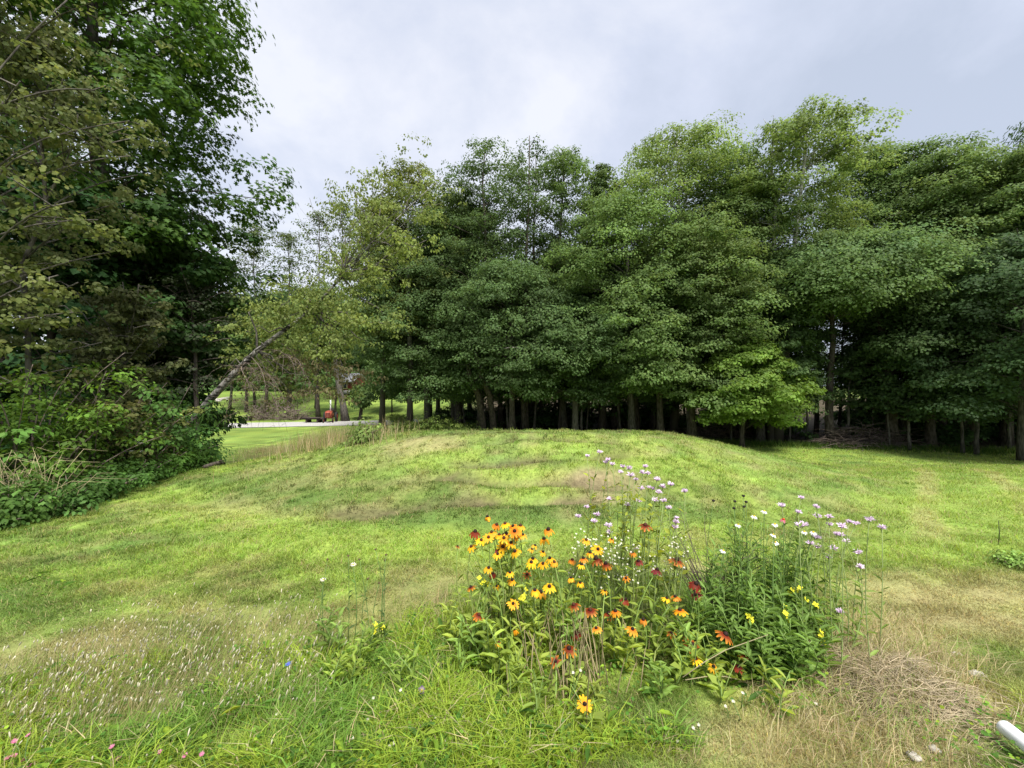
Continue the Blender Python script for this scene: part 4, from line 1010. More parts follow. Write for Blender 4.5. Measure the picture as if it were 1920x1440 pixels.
def stem_leaves(mb, path, n, size, shape, col, rg, lo=.05, hi=.85, rise=.5):
    for i in range(n):
        f = lo + (hi - lo) * (i + rg.random()) / n; fi = f * (len(path) - 1); k = min(int(fi), len(path) - 2)
        p = path[k] + (path[k + 1] - path[k]) * (fi - k)
        a = i * 2.4 + rg.normal(0, .5); o = np.array([[math.cos(a), math.sin(a), rise * rg.uniform(.2, 1.2)]])
        nr = unit(np.array([[-.6 * math.cos(a), -.6 * math.sin(a), 1]]) + .25 * rg.normal(size=(1, 3)))
        leaves(mb, p[None], nr, o, size * rg.uniform(.6, 1.2) * (1.15 - .5 * f), shape, (np.array(col) * rg.uniform(.75, 1.25))[None])

def daisy_head(Pm, c, axis, rad, n, droop, colA, colB, rg, wid=.36, mw=(1, .8, .25, 0)):
    axis = unit(np.asarray(axis, float)); t = np.array([1., 0, 0]) if abs(axis[0]) < .8 else np.array([0, 1., 0])
    e1 = unit(np.cross(axis, t)); e2 = np.cross(axis, e1)
    for i in range(n):
        a = 6.283 * i / n + rg.normal(0, .09); o = e1 * math.cos(a) + e2 * math.sin(a); s = np.cross(axis, o)
        L = rad * rg.uniform(.85, 1.1); dr = droop * rg.uniform(.75, 1.2); w = rad * wid * rg.uniform(.8, 1.1)
        ang = np.array([.3, .75, 1.1, 1.2]) * dr
        pts = [c + o * rad * .13]
        for k in range(3):
            pts.append(pts[-1] + (o * math.cos(ang[k]) - axis * math.sin(ang[k])) * L / 3)
        ws = [.45, 1., .95, .45]
        v = []; cc = []
        for k in range(4):
            v += [pts[k] - s * w / 2 * ws[k], pts[k] + axis * w * .10, pts[k] + s * w / 2 * ws[k]]
            m = mw[k]; q = (np.array(colA) * m + np.array(colB) * (1 - m)) * rg.uniform(.88, 1.1); cc += [q, q * .93, q]
        q = []
        for k in range(3):
            for j in range(2): q.append([3 * k + j, 3 * k + j + 1, 3 * k + 4 + j, 3 * k + 3 + j])
        Pm.add(v, np.array(q), np.array(cc))

YEL = (.87, .50, .012); ORG = (.80, .34, .012); MAH = (.16, .022, .008); RUST = (.45, .10, .015)
RUD = [  # px, py, colour, size, droop
    (914, 969, 'y', .9, 1.35), (931, 984, 'o', 1, .9), (947, 982, 'y', 1, .6), (962, 987, 'o', 1, .7), (976, 986, 'y', 1, .8), (916, 1007.5, 'y', 1, .35), (922, 998, 'y', 1, .6), (902, 1013, 'y', .95, .6), (945, 1009, 'y', 1.05, .4), (936, 1003, 'y', .9, .6),
    (965, 996, 'o', 1.1, .4), (966, 1004, 'o', 1, .5), (980, 1003, 'y', .9, .6), (943, 1025, 'y', 1.1, .35), (958, 1018, 'y', 1, .5), (933, 1039, 'y', .9, .6), (966, 1034, 'y', 1, .6), (934, 1030, 'm', .8, .7), (949, 1000, 'm', 1, .8),
    (1028, 993, 'o', 1.2, .95), (1020, 1011, 'y', 1.15, .7), (1003, 1023, 'y', .75, .7), (997, 1030, 'y', .7, .8), (1018, 1035, 'y', .8, .7), (999, 1048, 'y', 1, .7), (996, 1055, 'y', 1, .8), (1018, 1057, 'y', .9, .7), (1031, 1047, 'y', .95, .7), (1039, 1054, 'y', .9, .8),
    (916, 1065, 'y', .9, .8), (956, 1074, 'y', .8, .6), (960, 1088, 'y', .85, .7), (884, 1025, 'y', .9, .5), (1014, 1111, 'y', 1.15, .6), (1003, 1107, 'y', .95, .8), (1030, 1100, 'y', 1.05, .5), (1099, 1013, 'y', .9, .45), (962, 1132, 'y', .9, .3),
    (1106, 1037, 'y', .9, .9), (1090, 1059, 'y', .85, .8), (1088, 1093, 'y', .8, .8), (1071, 1084, 'y', .8, .8), (931, 1099, 'y', .7, .8), (891, 997, 'r', 1.15, .95), (924, 1075, 'm', .9, 1.1), (883, 1101, 'r', .8, .5), (858, 1024, 'r', .5, .6),
    (1076, 1134, 'r', 1, .6), (1107, 1144, 'r', 1.15, .5), (1121, 1030, 'y', 1., .3), (1073, 1050, 'o', .9, .8), (1094, 1047, 'o', .9, .8), (1118, 1048, 'r', 1.3, .8), (1136, 1057, 'r', 1.1, .8), (1197, 1052, 'm', .8, .6), (1210, 985, 'r', 1.25, .5), (1269, 1050, 'r', 1.35, .5),
    (1232, 1068, 'm', 1, .7), (1186, 1036, 'o', .8, .9), (1305, 1095, 'm', 1.15, .8), (1304, 1115, 'm', 1., .5), (1141, 1151, 'r', 1., .7), (1154, 1146, 'o', 1., .7), (1080, 1187, 'm', 1.05, .7), (1067, 1216, 'r', 1.1, .5), (1118, 1178, 'o', .8, .5),
    (1186, 1180, 'o', .95, .5), (1206, 1162, 'o', .9, 1.1), (1250, 1122, 'y', .8, .6), (1266, 1119, 'o', .9, .6), (1275, 1144, 'o', 1., .5), (1172, 1124, 'm', .95, .6), (1174, 1084, 'o', .7, .6), (1259, 1187, 'r', .7, .5), (1298, 1210, 'r', 1.3, .25), (1305, 1236, 'y', .9, .5),
    (1338, 1250, 'y', .9, .8), (1042, 1240, 'r', .8, .4), (898, 1153, 'r', .95, .5), (966, 1180, 'y', .9, 1.2), (935, 1205, 'y', .8, 1.1), (1096, 1320, 'y', .9, .35), (1134, 1108, 'y', .7, .6), (988, 1077, 'r', .7, .4), (1360, 1190, 'r', 1.25, .5),
    (1393, 1200, 'r', 1.0, .9), (1396, 1224, 'r', 1.1, .7), (1385, 1250, 'm', .8, .7), (1258, 1189, 'o', .7, .6), (1147, 1011, 'o', .6, .8)]
CW = {'y': 'golden yellow', 'o': 'orange', 'r': 'rust red and orange', 'm': 'dark mahogany'}

def build_rudbeckia():
    used = {}
    for i, (px, py, k, sz, dr) in enumerate(RUD):
        rg = np.random.default_rng(1000 + i)
        s = (py - 720) / F
        d = min(1.97 + (1300 - py) / 325 * .55 + rg.normal(0, .05), (CZ - .13) / s)
        h = P(px, py, d); g0 = np.array([h[0] + rg.normal(0, .05) - .10 * (h[0] - .28), h[1] + rg.normal(.02, .06), 0]); g0[2] = hz(g0[0], g0[1])
        if py < 1060 and px < 990: zone = 'in the dense upper left cluster'
        elif px < 990: zone = 'below the upper left cluster'
        elif px < 1050 and py < 1120: zone = 'just right of the upper left cluster'
        elif py < 1070: zone = 'near the top of the bed among white fleabane'
        elif py < 1160 and px < 1290: zone = 'in the middle of the bed'
        elif px < 1200: zone = 'low at the front of the bed'
        else: zone = 'beside the leafy dark clump'
        lab = f'{CW[k]} coneflower {zone}'; grp = f'{CW[k]} coneflowers {zone}'
        sp = {(891, 997): 'wine red drooping coneflower left of the golden cluster', (1210, 985): 'large rust red coneflower standing alone below the lilac blooms', (1269, 1050): 'wide rust red coneflower at the upper right of the bed', (1028, 993): 'large orange coneflower standing above the middle of the bed',
              (1360, 1190): 'largest rust and orange coneflower facing out of the leafy clump', (1298, 1210): 'big rust and yellow coneflower left of the leafy clump', (1118, 1048): 'big rust coneflower with a black cone at the bed centre', (914, 969): 'topmost golden coneflower with petals hanging straight down',
              (1096, 1320): 'lowest yellow coneflower down in the grass', (858, 1024): 'tiny rusty coneflower bud leftmost in the bed', (1014, 1111): 'big golden coneflower facing out left of the bed middle', (884, 1025): 'flat orange yellow coneflower below the wine red one'}.get((px, py))
        if sp: lab, grp = sp, None
        t = empty('coneflower', g0, lab, 'flower', grp)
        pth = stem_path(np.zeros(3), h - g0, rg)
        b = MB(); lowc = np.array([.28, .23, .11]) if rg.random() < .45 else np.array([.20, .28, .08])
        cs = np.array([lowc * (1 - u) + np.array([.20, .30, .07]) * u for u in np.linspace(0, 1, len(pth))])
        b.tube(pth, np.linspace(.0042, .0026, len(pth)), cs, 5)
        if rg.random() < .5:
            e = pth[3] + np.array([rg.normal(0, .05), rg.normal(0, .04), .12]); b.tube([pth[2], (pth[2] + e) / 2 + [0, 0, .01], e], [.0026, .0022, .0018], cs[3], 4)
        b.build('stem', M_STALK, t)
        b = MB(); stem_leaves(b, pth, 9, .085, 'lance', (.28, .37, .07), rg, .1, .95)
        stem_leaves(b, pth, 2, .075, 'diamond', (.32, .41, .08), rg, .25, .7); b.build('leaves', M_LEAF, t)
        H = h - g0; ax = np.array([rg.normal(0, .2), -.16 - .45 * (dr < .45) + rg.normal(0, .16), 1.])
        A, Bc = {'y': (ORG, YEL), 'o': ((.5, .12, .01), ORG), 'r': (MAH, (.74, .30, .02)), 'm': ((.10, .015, .008), (.26, .035, .012))}[k]
        A = np.array(A) * rg.uniform(.75, 1.2) * [1, rg.uniform(.85, 1.15), 1]; Bc = np.clip(np.array(Bc) * rg.uniform(.85, 1.08) * [1, rg.uniform(.85, 1.18), rg.uniform(.6, 4)], 0, .9)
        if px == 891: Bc = (.34, .03, .012)
        b = MB(); R = .0375 * sz
        daisy_head(b, H, ax, R, int(rg.integers(9, 14)) if sz > .75 else 7, dr * (1.3 if dr >= .45 else 1.1), A, Bc, rg, mw=(1, 1, .62, .05) if k == 'r' else (1, .8, .25, 0)); b.build('petals', M_PETAL, t)
        b = MB(); u = unit(ax); cr = R * .27
        b.tube([H - u * .002, H + u * cr * .4, H + u * cr * 1.1, H + u * cr * 1.45], [cr * 1.02, cr * 1.05, cr * .75, cr * .2], (.022, .010, .008) if rg.random() < .8 else (.06, .02, .01), 9); b.build('cone', M_STALK, t, True)

MON = [(1101, 855), (1125, 848), (1140, 862), (1148, 870.6), (1136, 867), (1168, 874.7), (1179, 878), (1164, 885), (1182.5, 891), (1192, 899), (1210, 874.7), (1205, 886), (1214, 887.5), (1232, 899), (1243, 912.6), (1258, 908), (1284, 921), (1201.5, 916), (1216, 914), (1224, 916), (1235, 923), (1142, 935.6),
       (1191, 938), (1199, 939), (1228, 937.6), (1244, 939), (1254, 952), (1268.5, 971.5), (1266, 989), (1267, 979), (1084, 968), (1119.6, 965), (1114, 977.6), (1141, 985.7), (1100, 950.5), (1142.6, 998), (1176.5, 946.5), (1192, 1032),
       (1503, 933), (1466, 948), (1497, 960), (1530.6, 950), (1532.5, 968), (1555, 968.7), (1555, 983), (1506, 984), (1499, 985.6), (1592.5, 978), (1604.7, 981), (1578, 986.5), (1630, 974), (1654, 989), (1568, 1001.5), (1577.5, 1002.5), (1530.6, 1007), (1587, 1015.6), (1519, 1018), (1532.5, 1025), (1562.5, 1028), (1609, 1036), (1554, 1044.7), (1613, 1063), (1575, 1146)]
def build_monarda():
    for i, (px, py) in enumerate(MON):
        rg = np.random.default_rng(2000 + i); left = px < 1400
        s = (py - 720) / F
        d = (2.72 if left else 2.42) + rg.normal(0, .09) - (.0004 * (py - 930) if left else .0006 * (py - 990))
        d = min(d, (CZ - .12) / s); h = P(px, py, d)
        cx = .58 if left else 1.72
        g0 = np.array([h[0] + rg.normal(0, .04) + .25 * (cx - h[0]), h[1] + rg.normal(-.06, .05), 0]); g0[2] = hz(g0[0], g0[1])
        lab, grp = (('pale lilac bee balm in the tall stand above the middle of the bed', 'bee balm in the tall middle stand') if left else ('pale lilac bee balm in the loose stand right of the leafy clump', 'bee balm in the right stand'))
        sp = {(1284, 921): 'lilac bee balm set apart at the right of the tall stand', (1101, 855): 'lilac bee balm topmost at the left of the tall stand', (1654, 989): 'rightmost lilac bee balm over the lawn', (1575, 1146): 'low lilac bee balm blooming above the dry hay', (1192, 1032): 'small lilac bee balm low among the white fleabane',
              (1613, 1063): 'lilac bee balm on a leafy stem low at the right of the stand', (1503, 933): 'topmost bee balm of the right stand'}.get((px, py))
        if sp: lab, grp = sp, None
        t = empty('bee_balm', g0, lab, 'flower', grp); pth = stem_path(np.zeros(3), h - g0, rg, 7, .035)
        b = MB(); b.tube(pth, np.linspace(.0034, .002, 7), (.22, .28, .10), 5); b.build('stem', M_STALK, t)
        b = MB(); stem_leaves(b, pth, 12, .07, 'lance', (.23, .30, .06) if left else (.23, .33, .08), rg, .12, .97, .2)
        if left: stem_leaves(b, pth, 5, .07, 'diamond', (.32, .37, .05), rg, .4, .9, -.3)
        b.build('leaves', M_LEAF, t)
        H = h - g0; b = MB(); n = 44; R = .026 * rg.uniform(.8, 1.2)
        for q in range(n):
            a = rg.random() * 6.28; el = rg.uniform(-.35, 1.1); dr = np.array([math.cos(a) * math.cos(el), math.sin(a) * math.cos(el), math.sin(el) * .75])
            p1 = H + dr * R * rg.uniform(.75, 1.15) + [0, 0, R * .1]; p0 = H + dr * R * .2; sd = unit(np.cross(dr, rg.normal(size=3))) * .0026
            c = np.array([.80, .65, .80]) * rg.uniform(.8, 1.12)
            b.add([p0 - sd * .6, p0 + sd * .6, (p0 + p1) / 2 + sd * 1.2, p1, (p0 + p1) / 2 - sd * 1.2], np.array([[0, 1, 2, 3, 4]]), np.clip(c, 0, .9))
        b.build('petals', M_PETAL, t)
        b = MB(); b.blob(H - [0, 0, .002], (R * .36, R * .36, R * .34), (.34, .26, .30), rg, 7, 5, .15); b.build('flower_head', M_STALK, t, True)

def small_flower(name, label, px, py, d, cat='flower', group=None, rad=.02, n=16, droop=.15, A=(.8, .8, .78), Bc=(.82, .82, .8), cone=(.6, .42, .03), wid=.3, leafc=(.1, .2, .04), nleaf=5, seed=0, ax=None, leaf=.05):
    rg = np.random.default_rng(3000 + int(px * 7 + py)); s = (py - 720) / F
    d = min(d, (CZ - .05) / s); h = P(px, py, d); g0 = np.array([h[0] + rg.normal(0, .03), h[1] + rg.normal(0, .03), 0]); g0[2] = hz(g0[0], g0[1])
    t = empty(name, g0, label, cat, group); pth = stem_path(np.zeros(3), h - g0, rg, 6, .02)
    b = MB(); b.tube(pth, np.linspace(.0028, .0018, 6), (.11, .18, .05), 5); b.build('stem', M_STALK, t)
    if nleaf: b = MB(); stem_leaves(b, pth, nleaf, leaf, 'lance', leafc, rg, .1, .85); b.build('leaves', M_LEAF, t)
    H = h - g0; axx = np.array(ax if ax is not None else [rg.normal(0, .2), -.3, 1.])
    if n: b = MB(); daisy_head(b, H, axx, rad, n, droop, A, Bc, rg, wid); b.build('petals', M_PETAL, t)
    b = MB(); b.blob(H + unit(axx) * rad * .1, np.array([1, 1, .7]) * rad * (.34 if n else 1.), cone, rg, 8, 5, .2); b.build('flower_head', M_STALK, t, True)
    return t

def build_small():
    for (px, py) in ((1414, 968), (1433, 958.5), (1453, 983), (1450, 1002.5), (1454, 1017), (1356, 1032.5), (1384, 984), (1508, 997), (1525, 998)):
        small_flower('daisy', 'white daisy with ragged petals above the leafy dark clump', px, py, 2.3, group='white daisies above the leafy clump', rad=.018, n=13, droop=.7)
    small_flower('coneflower', 'single pink coneflower with a red cone above the leafy clump', 1469, 974, 2.3, rad=.022, n=12, droop=1.1, A=(.45, .08, .10), Bc=(.55, .22, .28), cone=(.5, .06, .01))
    for i, (px, py) in enumerate(((1338, 939), (1378, 940), (1394, 930), (1399, 941), (1395, 950), (1376, 953))):
        small_flower('seed_head', 'dry stalk with a black seed cone rising behind the leafy clump', px, py, 2.62, cat='seed head', group='black seed heads behind the leafy clump', rad=.011, n=0, cone=(.018, .014, .012), nleaf=2, leafc=(.16, .14, .08), leaf=.05)
    for i, (px, py) in enumerate(((614, 1049), (653, 1042), (674, 1049), (704, 1030), (724, 1040), (722, 1050), (711, 1093), (690, 1085))):
        small_flower('seed_head', 'brown seed head on a thin dark stem left of the flower bed', px, py, 2.45, cat='seed head', group='brown seed heads left of the flower bed', rad=.008, n=0, cone=(.09, .065, .03), nleaf=5, leafc=(.08, .14, .05), leaf=.04)
    for (px, py) in ((662, 1059), (606, 1087)):
        small_flower('wild_flower', 'ragged pale pink blossom among the brown seed heads', px, py, 2.45, group='pale pink blossoms left of the bed', rad=.017, n=9, droop=-.3, A=(.7, .6, .58), Bc=(.78, .68, .66))
    small_flower('cornflower', 'tiny blue flower in the grass left of the bed', 540, 1245, 2.1, rad=.014, n=9, droop=-.2, A=(.08, .12, .5), Bc=(.15, .22, .7), cone=(.1, .1, .4))
    small_flower('pansy', 'dark violet pansy in the grass at the bottom centre', 791, 1294, 1.95, rad=.017, n=5, droop=.1, A=(.45, .35, .4), Bc=(.07, .015, .13), cone=(.5, .35, .05), wid=.95, ax=(0, -1.5, 1))
    # pink clover bottom left
    for i, (px, py) in enumerate(((14, 1422), (27, 1418), (42, 1427), (56, 1436), (24, 1436), (26, 1391), (54, 1379), (210, 1401), (222, 1423), (211, 1434), (300, 1411), (347, 1418), (378, 1415))):
        small_flower('clover_flower', 'round pink clover head low in the grass at the lower left', px, py, 1.62, group='pink clover at the lower left', rad=.011, n=14, droop=-.9, A=(.5, .14, .24), Bc=(.62, .28, .38), cone=(.5, .16, .26), nleaf=3, leaf=.03)
    r2 = random.Random(3)
    WC = [(752, 1295), (817, 1346), (730, 1400), (738, 1395), (960, 1388), (946, 1393), (833, 1392), (640, 1330), (600, 1360), (620, 1320), (560, 1380), (1088, 1258), (1075, 1262), (1310, 1360), (1300, 1366), (1392, 1300), (1360, 1325), (1375, 1316), (915, 1376), (690, 1350), (870, 1345), (1270, 1390), (520, 1340), (660, 1385), (1530, 1320), (1000, 1330), (700, 1310)]
    for (px, py) in WC:
        small_flower('white_clover', 'small round white clover head in the green grass at the front', px, py, 1.9, group='white clover at the front', rad=.009, n=12, droop=-.9, A=(.6, .55, .42), Bc=(.74, .72, .64), cone=(.62, .58, .48), nleaf=3, leaf=.025)
    # fleabane
    for i in range(27):
        rg = np.random.default_rng(4000 + i)
        px = rg.uniform(1070, 1290); py = rg.uniform(985, 1090); d = rg.uniform(2.35, 2.7); h = P(px, py, d); g0 = np.array([h[0] + rg.normal(0, .05), h[1] + rg.normal(0, .04), 0]); g0[2] = hz(g0[0], g0[1])
        t = empty('fleabane', g0, 'tall thin fleabane topped with tiny white daisies among the coneflowers', 'flower', 'white fleabane in the bed'); pth = stem_path(np.zeros(3), h - g0, rg, 6, .03)
        b = MB(); b.tube(pth, np.linspace(.0024, .0014, 6), (.16, .20, .07), 4); Fm = MB(); Lm = MB()
        stem_leaves(Lm, pth, 9, .05, 'lance', (.17, .25, .05), rg, .2, .95)
        for q in range(8):
            e = pth[-1] + rg.normal(0, .05, 3) * [1, 1, .7] - [0, 0, .01]; b.tube([pth[-2 - (q % 2)], (pth[-2] + e) / 2, e], [.0012, .001, .0008], (.16, .2, .07), 3)
            n = 8; a = np.arange(n) * 6.283 / n; ax = unit(np.array([rg.normal(0, .4), -.5, 1])); e1 = unit(np.cross(ax, [1, .1, 0])); e2 = np.cross(ax, e1)
            tip = np.cos(a)[:, None] * e1 + np.sin(a)[:, None] * e2
            leaves(Fm, np.tile(e, (n, 1)), np.tile(ax, (n, 1)), tip, .0066, 'diamond', np.tile([.78, .78, .72], (n, 1)))
            Fm.blob(e + ax * .001, .0024, (.62, .5, .05), rg, 6, 4, .1)
        b.build('stem', M_STALK, t); Lm.build('leaves', M_LEAF, t); Fm.build('blossoms', M_PETAL, t)

def leafy(name, label, base, n, H, spread, seed, col, leaf, group=None, cat='plant', shape='lance', per=16, stemc=(.17, .25, .07), rise=.8):
    rg = np.random.default_rng(seed); t = empty(name, base, label, cat, group); b = MB(); L = MB()
    for i in range(n):
        s0 = np.array([rg.normal(0, spread * .35), rg.normal(0, spread * .35), -.01]); h = H * rg.uniform(.7, 1.08)
        e = s0 + np.array([rg.normal(0, spread * .6), rg.normal(0, spread * .5), h]); pth = stem_path(s0, e, rg, 6, .03)
        b.tube(pth, np.linspace(.0036, .0018, 6), stemc, 5); stem_leaves(L, pth, per, leaf, shape, np.array(col) * rg.uniform(.8, 1.2), rg, .08, 1., rise)
    b.build('stems', M_STALK, t); L.build('leaves', M_LEAF, t); return t

def build_plants():
    rg = np.random.default_rng(55)
    k = 0
    for (px, d, H) in ((1345, 2.5, .56), (1385, 2.6, .70), (1425, 2.6, .74), (1470, 2.58, .73), (1510, 2.48, .64), (1365, 2.36, .50), (1405, 2.42, .60), (1450, 2.42, .62), (1492, 2.38, .56), (1535, 2.42, .48), (1380, 2.22, .36), (1420, 2.24, .42), (1462, 2.22, .44), (1500, 2.22, .38), (1335, 2.36, .4), (1440, 2.1, .3), (1480, 2.12, .3), (1400, 2.14, .26)):
        x = (px - 960) / F * d
        leafy('leafy_plant', 'dark green leafy stems of the dense clump at the right of the bed', (x, d, hz(x, d)), 7, H, .10, 700 + k, (.175, .285, .066), .09, 'leafy stems of the dark clump', per=20); k += 1
    for (px, py, d, l) in ((1490, 1100, 2.3, 'evening primrose with a clear yellow bloom high on the leafy clump'), (1520, 1125, 2.25, 'evening primrose with two yellow blooms at the right of the leafy clump'), (1470, 1140, 2.2, 'evening primrose with yellow buds in the front of the leafy clump'),
                           (1405, 1150, 2.2, 'pale yellow budded primrose low in the leafy clump'), (1547, 1190, 2.15, 'lowest yellow primrose at the right foot of the leafy clump'), (975, 1110, 2.3, 'yellow budded primrose left of the bed middle'), (905, 1085, 2.35, 'yellow green primrose at the left of the bed'), (712, 1170, 2.4, 'small yellow primrose near the seed heads')):
        h = P(px, py, d); g = hz(h[0], h[1]); t = leafy('primrose', l, (h[0], h[1], g), 2, h[2] - g, .03, int(px), (.17, .27, .04), .075, 'yellow primroses', 'flower', per=14)
        b = MB(); r2 = np.random.default_rng(int(px))
        for q in range(4):
            daisy_head(b, np.array([r2.normal(0, .016), r2.normal(0, .016), h[2] - g - .015 * q]), (r2.normal(0, .5), -.6, .8), .014, 4, -.3, (.65, .62, .04), (.78, .74, .05), r2, .9)
        b.build('petals', M_PETAL, t)
    for i, (px, d, H, n, l) in enumerate(((630, 2.35, .34, 4, 'leafy weed with blue green leaves at the left of the lush grass'), (690, 2.25, .30, 4, 'second leafy weed right of the blue green one'), (660, 2.1, .2, 4, 'low leafy weed in front of the seed heads'), (845, 2.4, .3, 4, 'leafy green weed left of the coneflowers'), (880, 2.2, .34, 5, 'tall bushy weed at the left foot of the coneflowers'), (1010, 1.85, .2, 3, 'broad leaved weed in the lush grass at the bottom'),
                                         (925, 2.15, .34, 5, 'green weed under the golden coneflowers'), (1000, 2.2, .36, 5, 'bushy green weed beneath the middle coneflowers'), (1060, 2.25, .34, 5, 'bushy weed under the rust coneflowers'), (1240, 2.3, .36, 4, 'light green weed left of the leafy clump'), (1310, 2.1, .3, 4, 'light green leafy weed at the foot of the bed right'), (1100, 1.95, .16, 4, 'yellow green young plant at the front of the bed'), (1240, 2.05, .22, 3, 'pale broad leaved plant at the front of the bed right'), (760, 2.1, .2, 4, 'soft green weed in the lush grass'), (960, 2.0, .24, 5, 'green weed in front of the golden coneflowers'), (1170, 2.2, .3, 4, 'weed in the middle of the brown stems'), (1290, 2.2, .3, 5, 'green weed left of the big rust flower'),
                                         (1480, 1.95, .22, 2, 'single stem with drooping yellowing leaves in front of the leafy clump'))):
        x = (px - 960) / F * d
        leafy('leafy_weed', l, (x, d, hz(x, d)), n, H, .09, 760 + i, ((.23, .35, .08), (.26, .37, .07), (.30, .40, .07), (.34, .42, .08))[i % 4 if i != 17 else 3], .09 if i % 3 else .10, 'leafy weeds round the flower bed', per=11, shape='lance')
    # broad floppy leaf in the grass at the bottom
    b = MB(); x, y = (990 - 960) / F * 1.72, 1.72; z = hz(x, y)
    for q in range(6):
        a = rg.uniform(1.2, 4.2); leaves(b, np.array([[0, 0, .02]]), unit(np.array([[-.5 * math.cos(a), -.5 * math.sin(a), 1.]])), np.array([[math.cos(a), math.sin(a) * .6, .5]]), rg.uniform(.09, .14), 'lance', np.array([[.10, .20, .04]]))
    o = b.build('dock_plant', M_LEAF); o.location = (x, y, z); prop(o, 'broad dock leaves flopping in the lush grass at the bottom', 'weed')
    # brown bare stalks in the bed
    b = MB()
    for q in range(90):
        x = rg.normal(.36, .17); y = rg.normal(2.16, .13); h = rg.uniform(.12, .38); z = hz(x, y); dx, dy = rg.normal(0, .05, 2)
        b.tube([[x, y, z - .01], [x + dx * .5, y + dy * .5, z + h * .55], [x + dx, y + dy, z + h]], [.0032, .0028, .002], np.array([.34, .28, .15]) * rg.uniform(.6, 1.2), 4, False)
    o = b.build('dry_stalks', M_STALK); prop(o, 'thicket of bare brown stalks at the foot of the coneflowers', 'dry stalks', kind='stuff')
    # dead twiggy plant behind
    b = MB(); c = P(1335, 1060, 2.75); gx, gy = c[0], c[1]; gz = hz(gx, gy)
    for q in range(44):
        p = limb([gx + rg.normal(0, .05), gy + rg.normal(0, .04), gz], rg.uniform(0, 6.28), 1.2, rg.uniform(.3, 1.1), rg.uniform(.35, .8), rg); b.tube(p, np.linspace(.0036, .0014, len(p)), (.10, .08, .06), 4, False)
        for w in range(3):
            s = p[rg.integers(2, 6)]; b.tube(limb(s, rg.random() * 6.28, .6, -.2, rg.uniform(.06, .18), rg, 3), np.linspace(.0016, .0008, 4), (.13, .10, .08), 3, False)
    o = b.build('dead_plant', M_STALK, None, loc=(gx, gy, gz)); prop(o, 'dead bare twiggy plant between the bee balm and the leafy clump', 'dead plant')
    # hay heap
    b = MB(); cx, cy = ghit(1655, 1285); rg = np.random.default_rng(66)
    for q in range(2350):
        a = rg.random() * 6.28; r = rg.random() ** .6 if q < 1350 else .8 + 1.3 * rg.random() ** 2; x = cx + .33 * r * math.cos(a); y = cy + .27 * r * math.sin(a); z = hz(x, y) + .12 * max(.05, 1 - r * r) * (.5 + fbm(x * 6, y * 6, 3, 2)) * rg.random() ** .5 + .01
        dr = rg.normal(0, 1.3) + (.2 if x > cx else 2.9); el = rg.normal(-.1, .22) ; L = rg.uniform(.06, .2)
        p = limb([x, y, z], dr, el + .25, el - .35, L, rg, 3); p[:, 2] = np.maximum(p[:, 2], height(p[:, 0], p[:, 1]) + .004)
        b.tube(p, [.0014, .0013, .0011, .0006], np.array([.47, .385, .25]) * rg.uniform(.5, 1.25), 3, False)
    o = b.build('hay_heap', M_STALK, None, loc=(cx, cy, hz(cx, cy))); prop(o, 'flattened heap of dry brown hay right of the leafy clump', 'hay')
    # long dry stems lying in front
    for (p0, p1, l) in (((1280, 1270), (1440, 1190), 'long pale dry stem slanting up to the rust flower'), ((1285, 1275), (1430, 1300), 'long pale dry stem lying in front of the leafy clump')):
        a = P(*p0, 2.0); c = P(*p1, 2.08); a[2] = max(a[2], hz(a[0], a[1]) + .01); c[2] = max(c[2], hz(c[0], c[1]) + .01); m = (a + c) / 2 + [0, 0, .03]
        b = MB(); b.tube([a, (a + m) / 2 + [0, 0, .008], m, (m + c) / 2, c], [.0024, .0024, .0022, .002, .0015], C_STRAW * .55, 6); o = b.build('fallen_stalk', M_STALK, None, True, loc=a); prop(o, l, 'stalk')
    # stones and pipe
    ST = plain_mat('pale_stone', (.40, .37, .32), .9, .3, 40); r3 = np.random.default_rng(8)
    for (px, py, r, l) in ((1829, 1270, (.062, .035, .030), 'pale knobbly stone in the grass above the white pipe'), (1792, 1229, (.04, .022, .014), 'flat pale stone nearly hidden in the grass'), (1750, 1412, (.03, .025, .025), 'small pale stone at the bottom right'), (1712, 1424, (.035, .028, .025), 'pale stone half buried under hay at the bottom right')):
        x, y = ghit(px, py); z = hz(x, y); r = np.array(r) * .68; b = MB(); b.blob((x, y, z + r[2] * .7), r, (.5, .5, .5), r3, 14, 9, .35); b.blob((x + r[0] * .5, y - .01, z + r[2] * .8), np.array(r) * .6, (.5, .5, .5), r3, 10, 7, .35)
        o = b.build('stone', ST, None, True, loc=(x, y, z)); prop(o, l, 'stone', 'stones in the grass')
    PV = plain_mat('white_plastic', (.74, .74, .75), .4, .10, 5, .4)
    e = P(1881, 1362, 1.70); e[2] = hz(e[0], e[1]) + .075; e = np.array([(1881 - 960) / F * ((CZ - e[2]) / ((1362 - 720) / F)), (CZ - e[2]) / ((1362 - 720) / F), e[2]])
    f = P(2080, 1520, 1.0); dd = (CZ - e[2]) / ((1520 - 720) / F); f = np.array([(2080 - 960) / F * dd, dd, e[2]]); far = e + (f - e) / np.linalg.norm(f - e) * 1.6
    dirv = (far - e) / 1.6; R = .031
    t = empty('white_pipe', (e[0], e[1], hz(e[0], e[1])), 'smooth white plastic pipe lying on the grass at the bottom right corner', 'pipe'); b = MB()
    o0 = np.array(t.location)
    b.tube(np.array([e, e + dirv * .004, e + dirv * .02, e + dirv * .8, far]) - o0, [R * .86, R * .97, R, R, R], n=24); b.build('pipe_wall', PV, t, True)

